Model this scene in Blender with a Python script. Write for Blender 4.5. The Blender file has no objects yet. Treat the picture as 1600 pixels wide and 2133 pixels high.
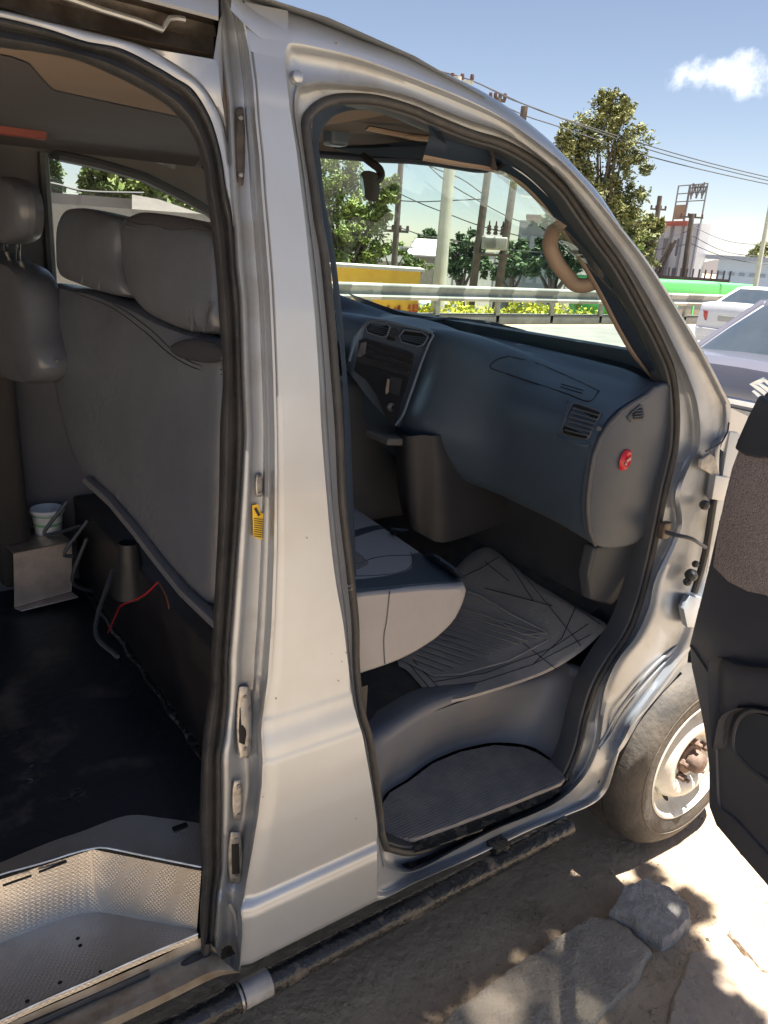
import bpy, bmesh, math, random
from mathutils import Vector, Matrix, noise
SC = bpy.context.scene
COL = SC.collection
R = math.radians
rnd = random.Random(7)

# ------------------------------------------------------------------ camera
CAM_C = Vector((0.0, -1.06, 1.6)); PITCH, ROLL, HEAD, FPX = R(18.8), R(3.6), R(54.5), 1600.0
_F = Vector((math.cos(HEAD)*math.cos(PITCH), math.sin(HEAD)*math.cos(PITCH), -math.sin(PITCH)))
_R0 = Vector((math.sin(HEAD), -math.cos(HEAD), 0)); _U0 = _R0.cross(_F)
_R = _R0*math.cos(ROLL)+_U0*math.sin(ROLL); _U = _U0*math.cos(ROLL)-_R0*math.sin(ROLL)
cam = bpy.data.cameras.new('camera'); camo = bpy.data.objects.new('camera', cam); COL.objects.link(camo)
cam.sensor_fit = 'HORIZONTAL'; cam.sensor_width = 36; cam.lens = 36*FPX/1600; cam.clip_start = 0.02; cam.clip_end = 3000
camo.matrix_world = Matrix(((_R.x, _U.x, -_F.x, CAM_C.x), (_R.y, _U.y, -_F.y, CAM_C.y), (_R.z, _U.z, -_F.z, CAM_C.z), (0, 0, 0, 1)))
SC.camera = camo

# ------------------------------------------------------------------ light
SUN_EL, SUN_AZ = R(79), R(-42)          # azimuth from +x
SUN = Vector((math.cos(SUN_EL)*math.cos(SUN_AZ), math.cos(SUN_EL)*math.sin(SUN_AZ), math.sin(SUN_EL)))
w = bpy.data.worlds.new('World'); SC.world = w; w.use_nodes = True
nt = w.node_tree; nt.nodes.clear()
sky = nt.nodes.new('ShaderNodeTexSky'); sky.sky_type = 'NISHITA'; sky.sun_disc = False
sky.sun_elevation = SUN_EL; sky.sun_rotation = math.atan2(SUN.x, SUN.y); sky.altitude = 2300
sky.air_density = 1.0; sky.dust_density = 2.6; sky.ozone_density = 1.3
bg = nt.nodes.new('ShaderNodeBackground'); bg.inputs['Strength'].default_value = 0.06
outw = nt.nodes.new('ShaderNodeOutputWorld')
def wn(t, **k):
    n = nt.nodes.new(t)
    for a, b in k.items(): setattr(n, a, b)
    return n
def wl(a, b): nt.links.new(a, b)
# a real cloud bank in the sky, low over the road
tc = wn('ShaderNodeTexCoord')
def cloud_mask(dirv, sx, sy, sharp, scale, seed):
    d = Vector(dirv).normalized(); rgt = d.cross(Vector((0, 0, 1))).normalized(); up = rgt.cross(d)
    def dot(v):
        n = wn('ShaderNodeVectorMath', operation='DOT_PRODUCT'); wl(tc.outputs['Generated'], n.inputs[0]); n.inputs[1].default_value = v; return n.outputs['Value']
    nz = wn('ShaderNodeTexNoise'); nz.noise_dimensions = '4D'; nz.inputs['W'].default_value = seed
    nz.inputs['Scale'].default_value = scale; nz.inputs['Detail'].default_value = 8; nz.inputs['Roughness'].default_value = 0.6
    wl(tc.outputs['Generated'], nz.inputs['Vector'])
    def m(op, a, b=None):
        n = wn('ShaderNodeMath', operation=op)
        for i, v in enumerate((a, b)):
            if v is None: continue
            if isinstance(v, (int, float)): n.inputs[i].default_value = v
            else: wl(v, n.inputs[i])
        return n.outputs[0]
    x = m('DIVIDE', dot(rgt), sx); y = m('DIVIDE', dot(up), sy)
    r2 = m('ADD', m('MULTIPLY', x, x), m('MULTIPLY', y, y))
    v = m('SUBTRACT', m('MULTIPLY', m('SUBTRACT', nz.outputs['Fac'], 0.5), 5.2), m('SUBTRACT', r2, 1.0))
    front = m('GREATER_THAN', dot(d), 0.2)
    n = wn('ShaderNodeMapRange'); n.interpolation_type = 'SMOOTHSTEP'; wl(v, n.inputs['Value']); n.inputs['From Min'].default_value = 0.0; n.inputs['From Max'].default_value = sharp
    return m('MULTIPLY', n.outputs[0], front)
def raydir(px, py): return (_F*FPX+_R*(px-800)-_U*(py-1066.5)).normalized()
c1 = cloud_mask(raydir(1580, 158), 0.095, 0.024, 1.9, 24, 3.0)
c2 = cloud_mask(raydir(1500, 520), 0.16, 0.05, 2.2, 7, 9.0)
tn = wn('ShaderNodeMixRGB'); tn.blend_type = 'MULTIPLY'; tn.inputs['Fac'].default_value = 1; wl(sky.outputs['Color'], tn.inputs['Color1']); tn.inputs['Color2'].default_value = (.84, .71, .62, 1); base = tn.outputs['Color']
for msk, colr, amt in ((c1, (8.0, 8.0, 8.3, 1), 0.8), (c2, (6.2, 6.4, 6.8, 1), 0.55)):
    mx = wn('ShaderNodeMixRGB'); mm = wn('ShaderNodeMath', operation='MULTIPLY'); wl(msk, mm.inputs[0]); mm.inputs[1].default_value = amt
    wl(mm.outputs[0], mx.inputs['Fac']); wl(base, mx.inputs['Color1']); mx.inputs['Color2'].default_value = colr; base = mx.outputs['Color']
wl(base, bg.inputs['Color']); wl(bg.outputs[0], outw.inputs[0])
sl = bpy.data.lights.new('sun', 'SUN'); sl.energy = 5.0; sl.angle = R(0.53); sl.color = (1.0, 0.94, 0.84)
so = bpy.data.objects.new('sun', sl); COL.objects.link(so); so.rotation_euler = SUN.to_track_quat('Z', 'Y').to_euler(); so.location = (0, 0, 30)
SC.view_settings.view_transform = 'Standard'; SC.view_settings.look = 'None'; SC.view_settings.exposure = 2.1; SC.view_settings.gamma = 1
SC.cycles.max_bounces = 8; SC.cycles.diffuse_bounces = 4; SC.cycles.transparent_max_bounces = 24

# ------------------------------------------------------------------ rays from measured image points onto real surfaces
def ray(px, py): return _F*FPX+_R*(px-800)-_U*(py-1066.5)
def on(px, py, ax, v):
    d = ray(px, py); t = (v-CAM_C[ax])/d[ax]; return CAM_C+d*t
def PX(px, py, x): return on(px, py, 0, x)
def PY(px, py, y): return on(px, py, 1, y)
def PZ(px, py, z): return on(px, py, 2, z)
def PN(px, py, p0, n):
    d = ray(px, py); t = (Vector(p0)-CAM_C).dot(n)/d.dot(n); return CAM_C+d*t
def PD(px, py, dist):
    d = ray(px, py); return CAM_C+d*(dist/math.hypot(d.x, d.y))
SKIN = [(-1, .03), (.20, .024), (.235, .004), (.25, -.001), (.36, -.004), (.378, -.001), (.398, .011), (.55, .009), (.69, .011), (.705, .015), (.765, .028), (.785, .032), (1.0, .036), (1.2, .044), (1.5, .075), (1.8, .115), (1.9, .135), (2.2, .2)]
def ys(z):
    for (a, ya), (b, yb) in zip(SKIN, SKIN[1:]):
        if z <= b:
            t = (z-a)/(b-a); t = t*t*(3-2*t) if b-a < .1 else t
            return ya+(yb-ya)*t
    return SKIN[-1][1]
def S(px, py, inset=0.0):
    y = 0.05
    for _ in range(14):
        p = PY(px, py, y); y = .5*y+.5*(ys(p.z)+inset)
    return PY(px, py, y)
def floor_z(x): return .47+max(0, x-1.42)*.5
def PF(px, py, off=0):
    z = .5
    for _ in range(20):
        p = PZ(px, py, z); z = .6*z+.4*(floor_z(min(p.x, 1.9))+off)
    return PZ(px, py, z)

# ------------------------------------------------------------------ materials
MATS = {}
def mat(name, col, rough=.6, metal=0., col2=None, nscale=6., bump=0., bscale=40., spec=.5, coat=0., ramp=(.35, .65), detail=6, rough2=None, extra=None):
    if name in MATS: return MATS[name]
    m = bpy.data.materials.new(name); m.use_nodes = True; t = m.node_tree; b = t.nodes['Principled BSDF']
    b.inputs['Base Color'].default_value = (*col, 1); b.inputs['Roughness'].default_value = rough; b.inputs['Metallic'].default_value = metal
    b.inputs['Specular IOR Level'].default_value = spec; b.inputs['Coat Weight'].default_value = coat; b.inputs['Coat Roughness'].default_value = .08
    co = t.nodes.new('ShaderNodeTexCoord')
    if col2 is not None:
        n = t.nodes.new('ShaderNodeTexNoise'); n.inputs['Scale'].default_value = nscale; n.inputs['Detail'].default_value = detail; n.inputs['Roughness'].default_value = .62
        t.links.new(co.outputs['Object'], n.inputs['Vector'])
        r = t.nodes.new('ShaderNodeMapRange'); r.inputs['From Min'].default_value = ramp[0]; r.inputs['From Max'].default_value = ramp[1]; t.links.new(n.outputs['Fac'], r.inputs['Value'])
        x = t.nodes.new('ShaderNodeMixRGB'); x.inputs['Color1'].default_value = (*col, 1); x.inputs['Color2'].default_value = (*col2, 1)
        t.links.new(r.outputs[0], x.inputs['Fac']); t.links.new(x.outputs[0], b.inputs['Base Color'])
        if rough2 is not None:
            q = t.nodes.new('ShaderNodeMapRange'); t.links.new(r.outputs[0], q.inputs['Value']); q.inputs['To Min'].default_value = rough; q.inputs['To Max'].default_value = rough2
            t.links.new(q.outputs[0], b.inputs['Roughness'])
    if bump:
        n2 = t.nodes.new('ShaderNodeTexNoise'); n2.inputs['Scale'].default_value = bscale; n2.inputs['Detail'].default_value = 8; t.links.new(co.outputs['Object'], n2.inputs['Vector'])
        bp = t.nodes.new('ShaderNodeBump'); bp.inputs['Strength'].default_value = bump; bp.inputs['Distance'].default_value = .01
        t.links.new(n2.outputs['Fac'], bp.inputs['Height']); t.links.new(bp.outputs[0], b.inputs['Normal'])
    if extra: extra(m, t, b, co)
    MATS[name] = m; return m
def glass(name, tint, ior=1.45, gloss=.02, dirt=0.):
    m = bpy.data.materials.new(name); m.use_nodes = True; t = m.node_tree; t.nodes.clear()
    o = t.nodes.new('ShaderNodeOutputMaterial'); tr = t.nodes.new('ShaderNodeBsdfTransparent'); tr.inputs[0].default_value = (*tint, 1)
    g = t.nodes.new('ShaderNodeBsdfGlossy'); g.inputs['Roughness'].default_value = gloss
    f = t.nodes.new('ShaderNodeLayerWeight'); f.inputs['Blend'].default_value = .5; fm_ = t.nodes.new('ShaderNodeMath'); fm_.operation = 'POWER'; fm_.inputs[1].default_value = 5.; t.links.new(f.outputs['Facing'], fm_.inputs[0]); fr_ = t.nodes.new('ShaderNodeMapRange'); fr_.inputs['To Min'].default_value = .035; fr_.inputs['To Max'].default_value = .7; t.links.new(fm_.outputs[0], fr_.inputs['Value']); f = fr_; f.outputs[0]; mx = t.nodes.new('ShaderNodeMixShader')
    t.links.new(f.outputs[0], mx.inputs[0]); t.links.new(tr.outputs[0], mx.inputs[1]); t.links.new(g.outputs[0], mx.inputs[2])
    last = mx.outputs[0]
    if dirt:
        df = t.nodes.new('ShaderNodeBsdfDiffuse'); df.inputs[0].default_value = (.6, .6, .55, 1); m2 = t.nodes.new('ShaderNodeMixShader')
        n = t.nodes.new('ShaderNodeTexNoise'); n.inputs['Scale'].default_value = 5; n.inputs['Detail'].default_value = 6; mm = t.nodes.new('ShaderNodeMath'); mm.operation = 'MULTIPLY'; mm.inputs[1].default_value = dirt*2
        t.links.new(n.outputs['Fac'], mm.inputs[0]); t.links.new(mm.outputs[0], m2.inputs[0]); t.links.new(last, m2.inputs[1]); t.links.new(df.outputs[0], m2.inputs[2]); last = m2.outputs[0]
    t.links.new(last, o.inputs[0]); MATS[name] = m; return m
def checker_plate(m, t, b, co):
    # raised lozenges of tread plate in the bump
    mp = t.nodes.new('ShaderNodeMapping'); mp.inputs['Scale'].default_value = (165, 165, 165); mp.inputs['Rotation'].default_value = (.6, .5, .785)
    t.links.new(co.outputs['Object'], mp.inputs['Vector'])
    v = t.nodes.new('ShaderNodeTexVoronoi'); v.inputs['Randomness'].default_value = 0; v.distance = 'CHEBYCHEV'; v.inputs['Scale'].default_value = 1
    t.links.new(mp.outputs[0], v.inputs['Vector'])
    r = t.nodes.new('ShaderNodeMapRange'); r.inputs['From Min'].default_value = .25; r.inputs['From Max'].default_value = .4; r.inputs['To Min'].default_value = 1; r.inputs['To Max'].default_value = 0
    t.links.new(v.outputs['Distance'], r.inputs['Value'])
    bp = t.nodes.new('ShaderNodeBump'); bp.inputs['Strength'].default_value = .3; bp.inputs['Distance'].default_value = .0015; t.links.new(r.outputs[0], bp.inputs['Height'])
    t.links.new(bp.outputs[0], b.inputs['Normal'])
def ribs(axis, freq, st=.6):
    def f(m, t, b, co):
        wv = t.nodes.new('ShaderNodeTexWave'); wv.bands_direction = axis; wv.inputs['Scale'].default_value = freq; wv.inputs['Distortion'].default_value = .15
        t.links.new(co.outputs['Object'], wv.inputs['Vector'])
        bp = t.nodes.new('ShaderNodeBump'); bp.inputs['Strength'].default_value = st; bp.inputs['Distance'].default_value = .002; t.links.new(wv.outputs['Fac'], bp.inputs['Height'])
        t.links.new(bp.outputs[0], b.inputs['Normal'])
    return f
silver = mat('silver paint', (.39, .44, .51), .42, .58, col2=(.35, .375, .41), nscale=2.2, bump=.012, bscale=9, coat=.5, rough2=.48)
silver_in = mat('silver jamb paint', (.335, .37, .42), .44, .62, col2=(.28, .29, .30), nscale=9, bump=.02, bscale=14, coat=.35, rough2=.55, ramp=(.48, .72))
rubber = mat('black rubber', (.022, .024, .028), .55, col2=(.042, .042, .044), nscale=18, bump=.25, bscale=60, ramp=(.45, .75))
plast = mat('dash plastic', (.050, .078, .120), .42, col2=(.060, .088, .13), nscale=3, bump=.06, bscale=420)
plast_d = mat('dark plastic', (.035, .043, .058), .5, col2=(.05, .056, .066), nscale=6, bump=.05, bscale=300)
plast_w = mat('worn plastic trim', (.085, .09, .10), .5, col2=(.11, .112, .115), nscale=5, bump=.05, bscale=200)
plast_b = mat('beige pillar plastic', (.24, .19, .155), .5, col2=(.20, .16, .13), nscale=4, bump=.03)
carpet = mat('floor carpet', (.05, .055, .065), .95, col2=(.09, .085, .08), nscale=20, bump=.7, bscale=260)
floor_m = mat('black vinyl floor', (.012, .015, .022), .42, col2=(.16, .14, .12), nscale=5, bump=.2, bscale=30, ramp=(.53, .78), detail=12, rough2=.85)
leather = mat('grey vinyl', (.092, .104, .128), .25, col2=(.068, .078, .098), nscale=2.5, bump=.5, bscale=9, rough2=.42)
leather_d = mat('dark vinyl', (.028, .031, .038), .35, col2=(.04, .042, .05), nscale=4, bump=.12, bscale=160)
leather_l = mat('light grey vinyl', (.30, .30, .32), .45, col2=(.25, .245, .25), nscale=3, bump=.1, bscale=160)
leather_b = mat('blue black vinyl', (.03, .042, .06), .38, col2=(.045, .058, .075), nscale=4, bump=.1, bscale=160)
plate = mat('aluminium tread plate', (.56, .545, .52), .33, .9, col2=(.42, .39, .35), nscale=7, ramp=(.4, .75), rough2=.5, extra=checker_plate)
alu = mat('aluminium edge', (.72, .71, .68), .3, .95, col2=(.45, .4, .34), nscale=30)
headl = mat('tan headliner', (.24, .185, .15), .9, col2=(.20, .155, .125), nscale=2, bump=.15, bscale=200)
headl_g = mat('grey headliner', (.075, .073, .085), .9, col2=(.06, .058, .07), nscale=2, bump=.15, bscale=200)
black = mat('black hole', (.006, .006, .007), .8, col2=(.012, .012, .012))
steel = mat('worn steel', (.36, .36, .36), .4, .8, col2=(.20, .185, .17), nscale=60, bump=.2, ramp=(.5, .7))
chrome = mat('chrome', (.8, .8, .82), .12, 1., col2=(.7, .7, .7), nscale=10)
dirty_black = mat('dirty black paint', (.020, .022, .025), .26, .1, col2=(.17, .145, .12), nscale=24, bump=.4, bscale=70, ramp=(.56, .72), detail=10, rough2=.95)
white_tape = mat('white tape', (.36, .36, .36), .5, col2=(.22, .22, .22), nscale=20)
fabric = mat('door fabric', (.42, .375, .38), .95, col2=(.29, .26, .265), nscale=150, bump=1., bscale=230, ramp=(.42, .6))
fabric2 = mat('speckled seat fabric', (.32, .28, .27), .95, col2=(.10, .09, .09), nscale=330, bump=.6, bscale=300, ramp=(.45, .55))
tyre_m = mat('tyre rubber', (.045, .042, .040), .75, col2=(.115, .098, .08), nscale=9, bump=.35, bscale=60, ramp=(.35, .75))
rim_m = mat('white rim paint', (.62, .60, .54), .45, col2=(.42, .36, .28), nscale=14, ramp=(.5, .8), bump=.1)
hub_m = mat('rusty hub', (.22, .15, .12), .7, .3, col2=(.12, .085, .07), nscale=30, bump=.5)
ws_glass = glass('green tinted windscreen', (.80, .93, .87), dirt=.025)
side_glass = glass('window glass', (.84, .88, .86), dirt=.06)

# ------------------------------------------------------------------ mesh helpers
class MB:
    def __init__(s): s.v = []; s.f = []
    def add(s, vs, fs):
        o = len(s.v); s.v += [Vector(p) for p in vs]; s.f += [tuple(i+o for i in f) for f in fs]; return s
    def grid(s, rows, closed=False, close_v=False):
        nu = len(rows[0]); nr = len(rows); vs = [p for r in rows for p in r]; fs = []
        for i in range(nr if close_v else nr-1):
            for j in range(nu if closed else nu-1):
                k = (j+1) % nu; i2 = (i+1) % nr
                fs.append((i*nu+j, i*nu+k, i2*nu+k, i2*nu+j))
        return s.add(vs, fs)
    def poly(s, pts): return s.add(pts, [tuple(range(len(pts)))])
    def box(s, c, d, rot=None, bev=0.):
        bm = bmesh.new(); bmesh.ops.create_cube(bm, size=1)
        bmesh.ops.scale(bm, vec=d, verts=bm.verts)
        if bev: bmesh.ops.bevel(bm, geom=bm.edges[:], offset=bev, segments=3, affect='EDGES', profile=.6)
        M = Matrix.Translation(c) @ (rot.to_4x4() if rot else Matrix())
        return s.frombm(bm, M)
    def frombm(s, bm, M=Matrix()):
        bm.verts.index_update(); vs = [M @ v.co for v in bm.verts]; fs = [tuple(v.index for v in f.verts) for f in bm.faces]; bm.free(); return s.add(vs, fs)
    def prism(s, pts, vec, bev=0., seg=2):
        bm = bmesh.new(); a = [bm.verts.new(p) for p in pts]; f = bm.faces.new(a)
        r = bmesh.ops.extrude_face_region(bm, geom=[f]); nv = [e for e in r['geom'] if isinstance(e, bmesh.types.BMVert)]
        bmesh.ops.translate(bm, vec=Vector(vec), verts=nv)
        bmesh.ops.recalc_face_normals(bm, faces=bm.faces[:])
        if bev: bmesh.ops.bevel(bm, geom=bm.edges[:], offset=bev, segments=seg, affect='EDGES', profile=.6)
        return s.frombm(bm)
    def tube(s, pts, r, n=8, closed=False, cap=True, r2=None, flat=1.):
        pts = [Vector(p) for p in pts]; m = len(pts); rows = []; up = None
        for i, p in enumerate(pts):
            a = pts[(i-1) % m] if closed else pts[max(i-1, 0)]; b = pts[(i+1) % m] if closed else pts[min(i+1, m-1)]
            t = (b-a).normalized()
            if up is None: up = Vector((0, 0, 1)) if abs(t.z) < .9 else Vector((1, 0, 0))
            sd = t.cross(up).normalized(); up = sd.cross(t).normalized()
            rr = r(i/(m-1)) if callable(r) else (r if r2 is None else r+(r2-r)*i/(m-1))
            rows.append([p+(sd*math.cos(2*math.pi*k/n)+up*flat*math.sin(2*math.pi*k/n))*rr for k in range(n)])
        s.grid(rows, closed=True, close_v=closed)
        if cap and not closed: s.poly(rows[0][::-1]); s.poly(rows[-1])
        return s
    def lathe(s, prof, c, ax, n=48, arc=None):
        ax = Vector(ax).normalized(); u = ax.orthogonal().normalized(); v = ax.cross(u); c = Vector(c); rows = []
        for (r, h) in prof: rows.append([c+ax*h+(u*math.cos(2*math.pi*k/n)+v*math.sin(2*math.pi*k/n))*r for k in range(n)])
        return s.grid(rows, closed=True)
    def leafcard(s, p, sz, r, aspect=.45):
        a = Vector((r.gauss(0, 1), r.gauss(0, 1), r.gauss(0, .7))).normalized(); b = a.orthogonal().normalized()
        b = (Matrix.Rotation(r.uniform(0, 6.28), 3, a) @ b); a = a*sz; b = b*sz*aspect
        return s.add([p-a, p+b, p+a, p-b], [(0, 1, 2, 3)])
    def build(s, name, m, parent=None, angle=40, smooth=True, recalc=False, merge=0.):
        me = bpy.data.meshes.new(name); off = Vector((0, 0, 0))
        me.from_pydata([tuple(v) for v in s.v], [], s.f)
        ob = bpy.data.objects.new(name, me); COL.objects.link(ob)
        if m: me.materials.append(m)
        if recalc or merge or smooth:
            bm = bmesh.new(); bm.from_mesh(me)
            if merge: bmesh.ops.remove_doubles(bm, verts=bm.verts, dist=merge)
            if recalc: bmesh.ops.recalc_face_normals(bm, faces=bm.faces)
            if smooth:
                for f in bm.faces: f.smooth = True
                th = R(angle)
                for e in bm.edges:
                    if len(e.link_faces) == 2 and e.calc_face_angle(0) > th: e.smooth = False
            bm.to_mesh(me); bm.free()
        if parent is not None:
            ob.parent = parent; off = Vector(parent.get('_loc', (0, 0, 0)))
            ob.matrix_parent_inverse = Matrix.Translation(-off)
        return ob
def crv(pts, n, closed=False, index=False):
    pts = [Vector(p) for p in pts]; m = len(pts)
    if m == 2 and not closed: return [pts[0].lerp(pts[1], i/(n-1)) for i in range(n)]
    segs = m if closed else m-1; g = lambda i: pts[i % m] if closed else pts[max(0, min(m-1, i))]
    if index: us = [segs*i/(n if closed else n-1) for i in range(n)]
    else:
        L = [0]
        for i in range(segs): L.append(L[-1]+max((g(i+1)-g(i)).length, 1e-6))
        us = []; j = 0
        for i in range(n):
            t = L[-1]*i/(n if closed else n-1)
            while j < segs-1 and L[j+1] < t: j += 1
            us.append(j+(t-L[j])/(L[j+1]-L[j]))
    out = []
    for u in us:
        i = min(int(u), segs-1); t = u-i; p0, p1, p2, p3 = g(i-1), g(i), g(i+1), g(i+2)
        if not closed and i == 0: p0 = p1*2-p2
        if not closed and i == segs-1: p3 = p2*2-p1
        # limit tangents so uneven stations do not overshoot
        l = (p2-p1).length; m1 = (p2-p0)*.5; m2 = (p3-p1)*.5
        if m1.length > 1.6*l: m1 *= 1.6*l/m1.length
        if m2.length > 1.6*l: m2 *= 1.6*l/m2.length
        t2, t3 = t*t, t*t*t
        out.append(p1*(2*t3-3*t2+1)+m1*(t3-2*t2+t)+p2*(-2*t3+3*t2)+m2*(t3-t2))
    return out
def loft(rails, n=60, closed=False, index=False, mb=None):
    mb = mb or MB(); mb.grid([crv(r, n, closed, index) for r in rails], closed=closed); return mb
def tag(o, label=None, cat=None, group=None, kind=None):
    if label: o['label'] = label
    if cat: o['category'] = cat
    if group: o['group'] = group
    if kind: o['kind'] = kind
    return o
def thing(name, label, cat, loc=(0, 0, 0), group=None):
    o = bpy.data.objects.new(name, None); o.empty_display_size = .2; COL.objects.link(o); o.location = loc; o['_loc'] = tuple(loc)
    return tag(o, label, cat, group)
def solo(mb, name, m, label, cat, group=None, **k):
    n = len(mb.v); c = sum(mb.v, Vector())/n; c.z = min(v.z for v in mb.v)
    mb.v = [v-c for v in mb.v]; o = mb.build(name, m, None, **k); o.location = c
    return tag(o, label, cat, group)
def copy_thing(src, loc, label, rotz=0., group=None):
    r = src.copy(); COL.objects.link(r); r.location = loc; r.rotation_euler = (0, 0, rotz); r['label'] = label
    if group: r['group'] = group
    for ch in list(src.children):
        c = ch.copy(); COL.objects.link(c); c.parent = r
        for g in list(ch.children):
            d = g.copy(); COL.objects.link(d); d.parent = c
    return r
def struct(mb, name, m, **k):
    o = mb.build(name, m, None, **k); o['kind'] = 'structure'; return o
def puff(outline, nrm, thick, bulge, mb=None, n=56, e=.02):
    mb = mb or MB(); o = crv(outline, n, True); c = sum(o, Vector())/n; nrm = Vector(nrm).normalized(); rows = []
    prof = [(.02, -bulge), (.3, -bulge*.97), (.55, -bulge*.86), (.75, -bulge*.66), (.88, -bulge*.4), (.95, -bulge*.14), (.985, e*.5), (1, e*1.6), (1, thick-e*1.6), (.985, thick-e*.5), (.95, thick+bulge*.14), (.8, thick+bulge*.5), (.4, thick+bulge*.9), (.02, thick+bulge)]
    for s_, d in prof: rows.append([c+(p-c)*s_+nrm*d for p in o])
    mb.grid(rows, closed=True); mb.poly(rows[0]); mb.poly(rows[-1][::-1]); return mb
# ================================================================== THE VAN
van = thing('van', 'silver passenger van with its front and sliding doors open, grey seats and dark dashboard showing', 'van', (.6, .85, -.1))
def L2(a): return [tuple(p) for p in a]
# ---- stations round the front door opening: (outer edge, jamb fold, seal edge)
ST = [((785,1822),(800,1790),(800,1765)), ((786,1740),(788,1737),(790,1735)), ((783,1700),(785,1700),(787,1700)), ((772,1625),(774,1625),(777,1625)), ((757,1540),(760,1540),(764,1540)),
 ((740,1480),(743,1480),(747,1480)), ((726,1390),(731,1390),(736,1390)), ((715,1300),(724,1300),(734,1300)), ((697,1195),(711,1192),(723,1190)), ((682,1050),(696,1050),(707,1050)),
 ((670,900),(686,900),(700,900)), ((664,780),(679,780),(691,780)), ((655,655),(669,655),(681,655)), ((642,530),(656,530),(668,530)), ((635,460),(646,460),(656,460)), ((626,385),(637,385),(646,385)),
 ((617,310),(627,315),(636,320)), ((607,247),(618,262),(630,272)), ((599,185),(615,225),(631,248)), ((592,122),(622,190),(640,234)), ((594,97),(642,184),(655,219)), ((605,89),(664,180),(680,206)),
 ((655,97),(702,182),(718,200)), ((740,118),(778,188),(785,204)), ((830,150),(852,205),(856,224)), ((900,177),(905,226),(905,245)), ((980,210),(976,254),(980,275)), ((1050,247),(1047,278),(1050,297)),
 ((1120,297),(1112,318),(1118,337)), ((1175,341),(1166,366),(1174,389)), ((1235,404),(1204,414),(1210,440)), ((1298,481),(1256,482),(1250,498)), ((1358,560),(1306,552),(1288,551)), ((1424,665),(1358,640),(1335,635)),
 ((1473,749),(1398,720),(1375,712)), ((1508,817),(1428,785),(1400,775)), ((1522,845),(1447,850),(1409,850)), ((1518,895),(1452,925),(1407,925)), ((1500,932),(1432,968),(1397,975)), ((1497,1030),(1407,1030),(1385,1025)),
 ((1490,1110),(1412,1100),(1370,1100)), ((1478,1200),(1366,1205),(1350,1190)), ((1465,1270),(1352,1265),(1327,1272)), ((1450,1325),(1325,1325),(1304,1325)), ((1430,1366),(1287,1375),(1270,1376)),
 ((1375,1445),(1262,1430),(1240,1430)), ((1325,1505),(1251,1487),(1219,1495)), ((1295,1557),(1243,1550),(1207,1550)), ((1283,1590),(1219,1607),(1190,1597)), ((1265,1645),(1189,1642),(1172,1628)),
 ((1235,1675),(1150,1672),(1145,1650)), ((1180,1699),(1100,1697),(1100,1673)), ((1100,1732),(1030,1725),(1040,1704)), ((1000,1780),(948,1767),(950,1747)), ((875,1835),(862,1812),(860,1776)), ((785,1876),(806,1800),(806,1768))]
NS = len(ST)
def lerp2(a, b, t): return (a[0]+(b[0]-a[0])*t, a[1]+(b[1]-a[1])*t)
COLS = [(0, 0), (.06, .001), (.14, .006), (.22, .017), (.30, .022), (.55, .026), (.80, .028), (.90, .024), (1.0, .033)]
rows = []
for t, ins in COLS:
    rows.append([S(*lerp2(o, m_, t), ins) for o, m_, i_ in ST])
for t, ins in ((.12, .050), (.3, .056), (.8, .058), (1.0, .060)):
    rows.append([S(*lerp2(m_, i_, t), ins) for o, m_, i_ in ST])
RIN = rows[-1]
inner_back = []
cen = sum(RIN, Vector())/NS
for p in RIN:
    d = (cen-p); d.y = 0; d.normalize(); inner_back.append(p+Vector((-d.x*.004, .03, -d.z*.004)))
rows.append(inner_back)
frame = loft(rows, 420, closed=True, index=True)
frame.build('door_frame', silver_in, van, angle=60)
# ---- outer skin of the centre pillar (between the sliding and front door openings)
LEFT = [(487,0),(507,37),(522,100),(532,175),(537,250),(545,325),(550,400),(557,480),(565,580),(570,680),(574,780),(577,900),(578,1000),(577,1150),(572,1300),(565,1400),(562,1425),(550,1500),(548,1525),(552,1582),(550,1637),(542,1700),(531,1762),(520,1820),(510,1875),(504,1894),(508,1920),(508,1950),(505,1987),(500,2024)]
RIGHT = [(592,122),(599,185),(607,247),(617,310),(626,385),(635,460),(642,530),(655,655),(664,780),(670,900),(682,1050),(697,1195),(715,1300),(726,1390),(740,1480),(757,1540),(772,1625),(783,1700),(786,1740),(785,1822),(785,1876)]
def xz(lst):
    a = sorted([(S(*p).z, S(*p).x) for p in crv([(x, y, 0) for x, y in lst], 160) for p in [(p[0], p[1])]]); return a
def fx(tab, z):
    if z <= tab[0][0]: return tab[0][1]
    for (a, xa), (b, xb) in zip(tab, tab[1:]):
        if z <= b: return xa+(xb-xa)*(z-a)/max(b-a, 1e-6)
    return tab[-1][1]
tl, tr = xz(LEFT), xz(RIGHT)
zt = tr[-1][0]
pil = MB(); rws = []
for i in range(321):
    z = .236+(zt-.236)*i/320; a, b = fx(tl, z), fx(tr, z)
    rws.append([Vector((a+(b-a)*k/14, ys(z)+(.007*(1-k/.6)**2 if k < .6 else 0), z)) for k in range(15)])
pil.grid(rws)
pil.build('pillar_panel', silver, van, angle=50)
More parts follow.
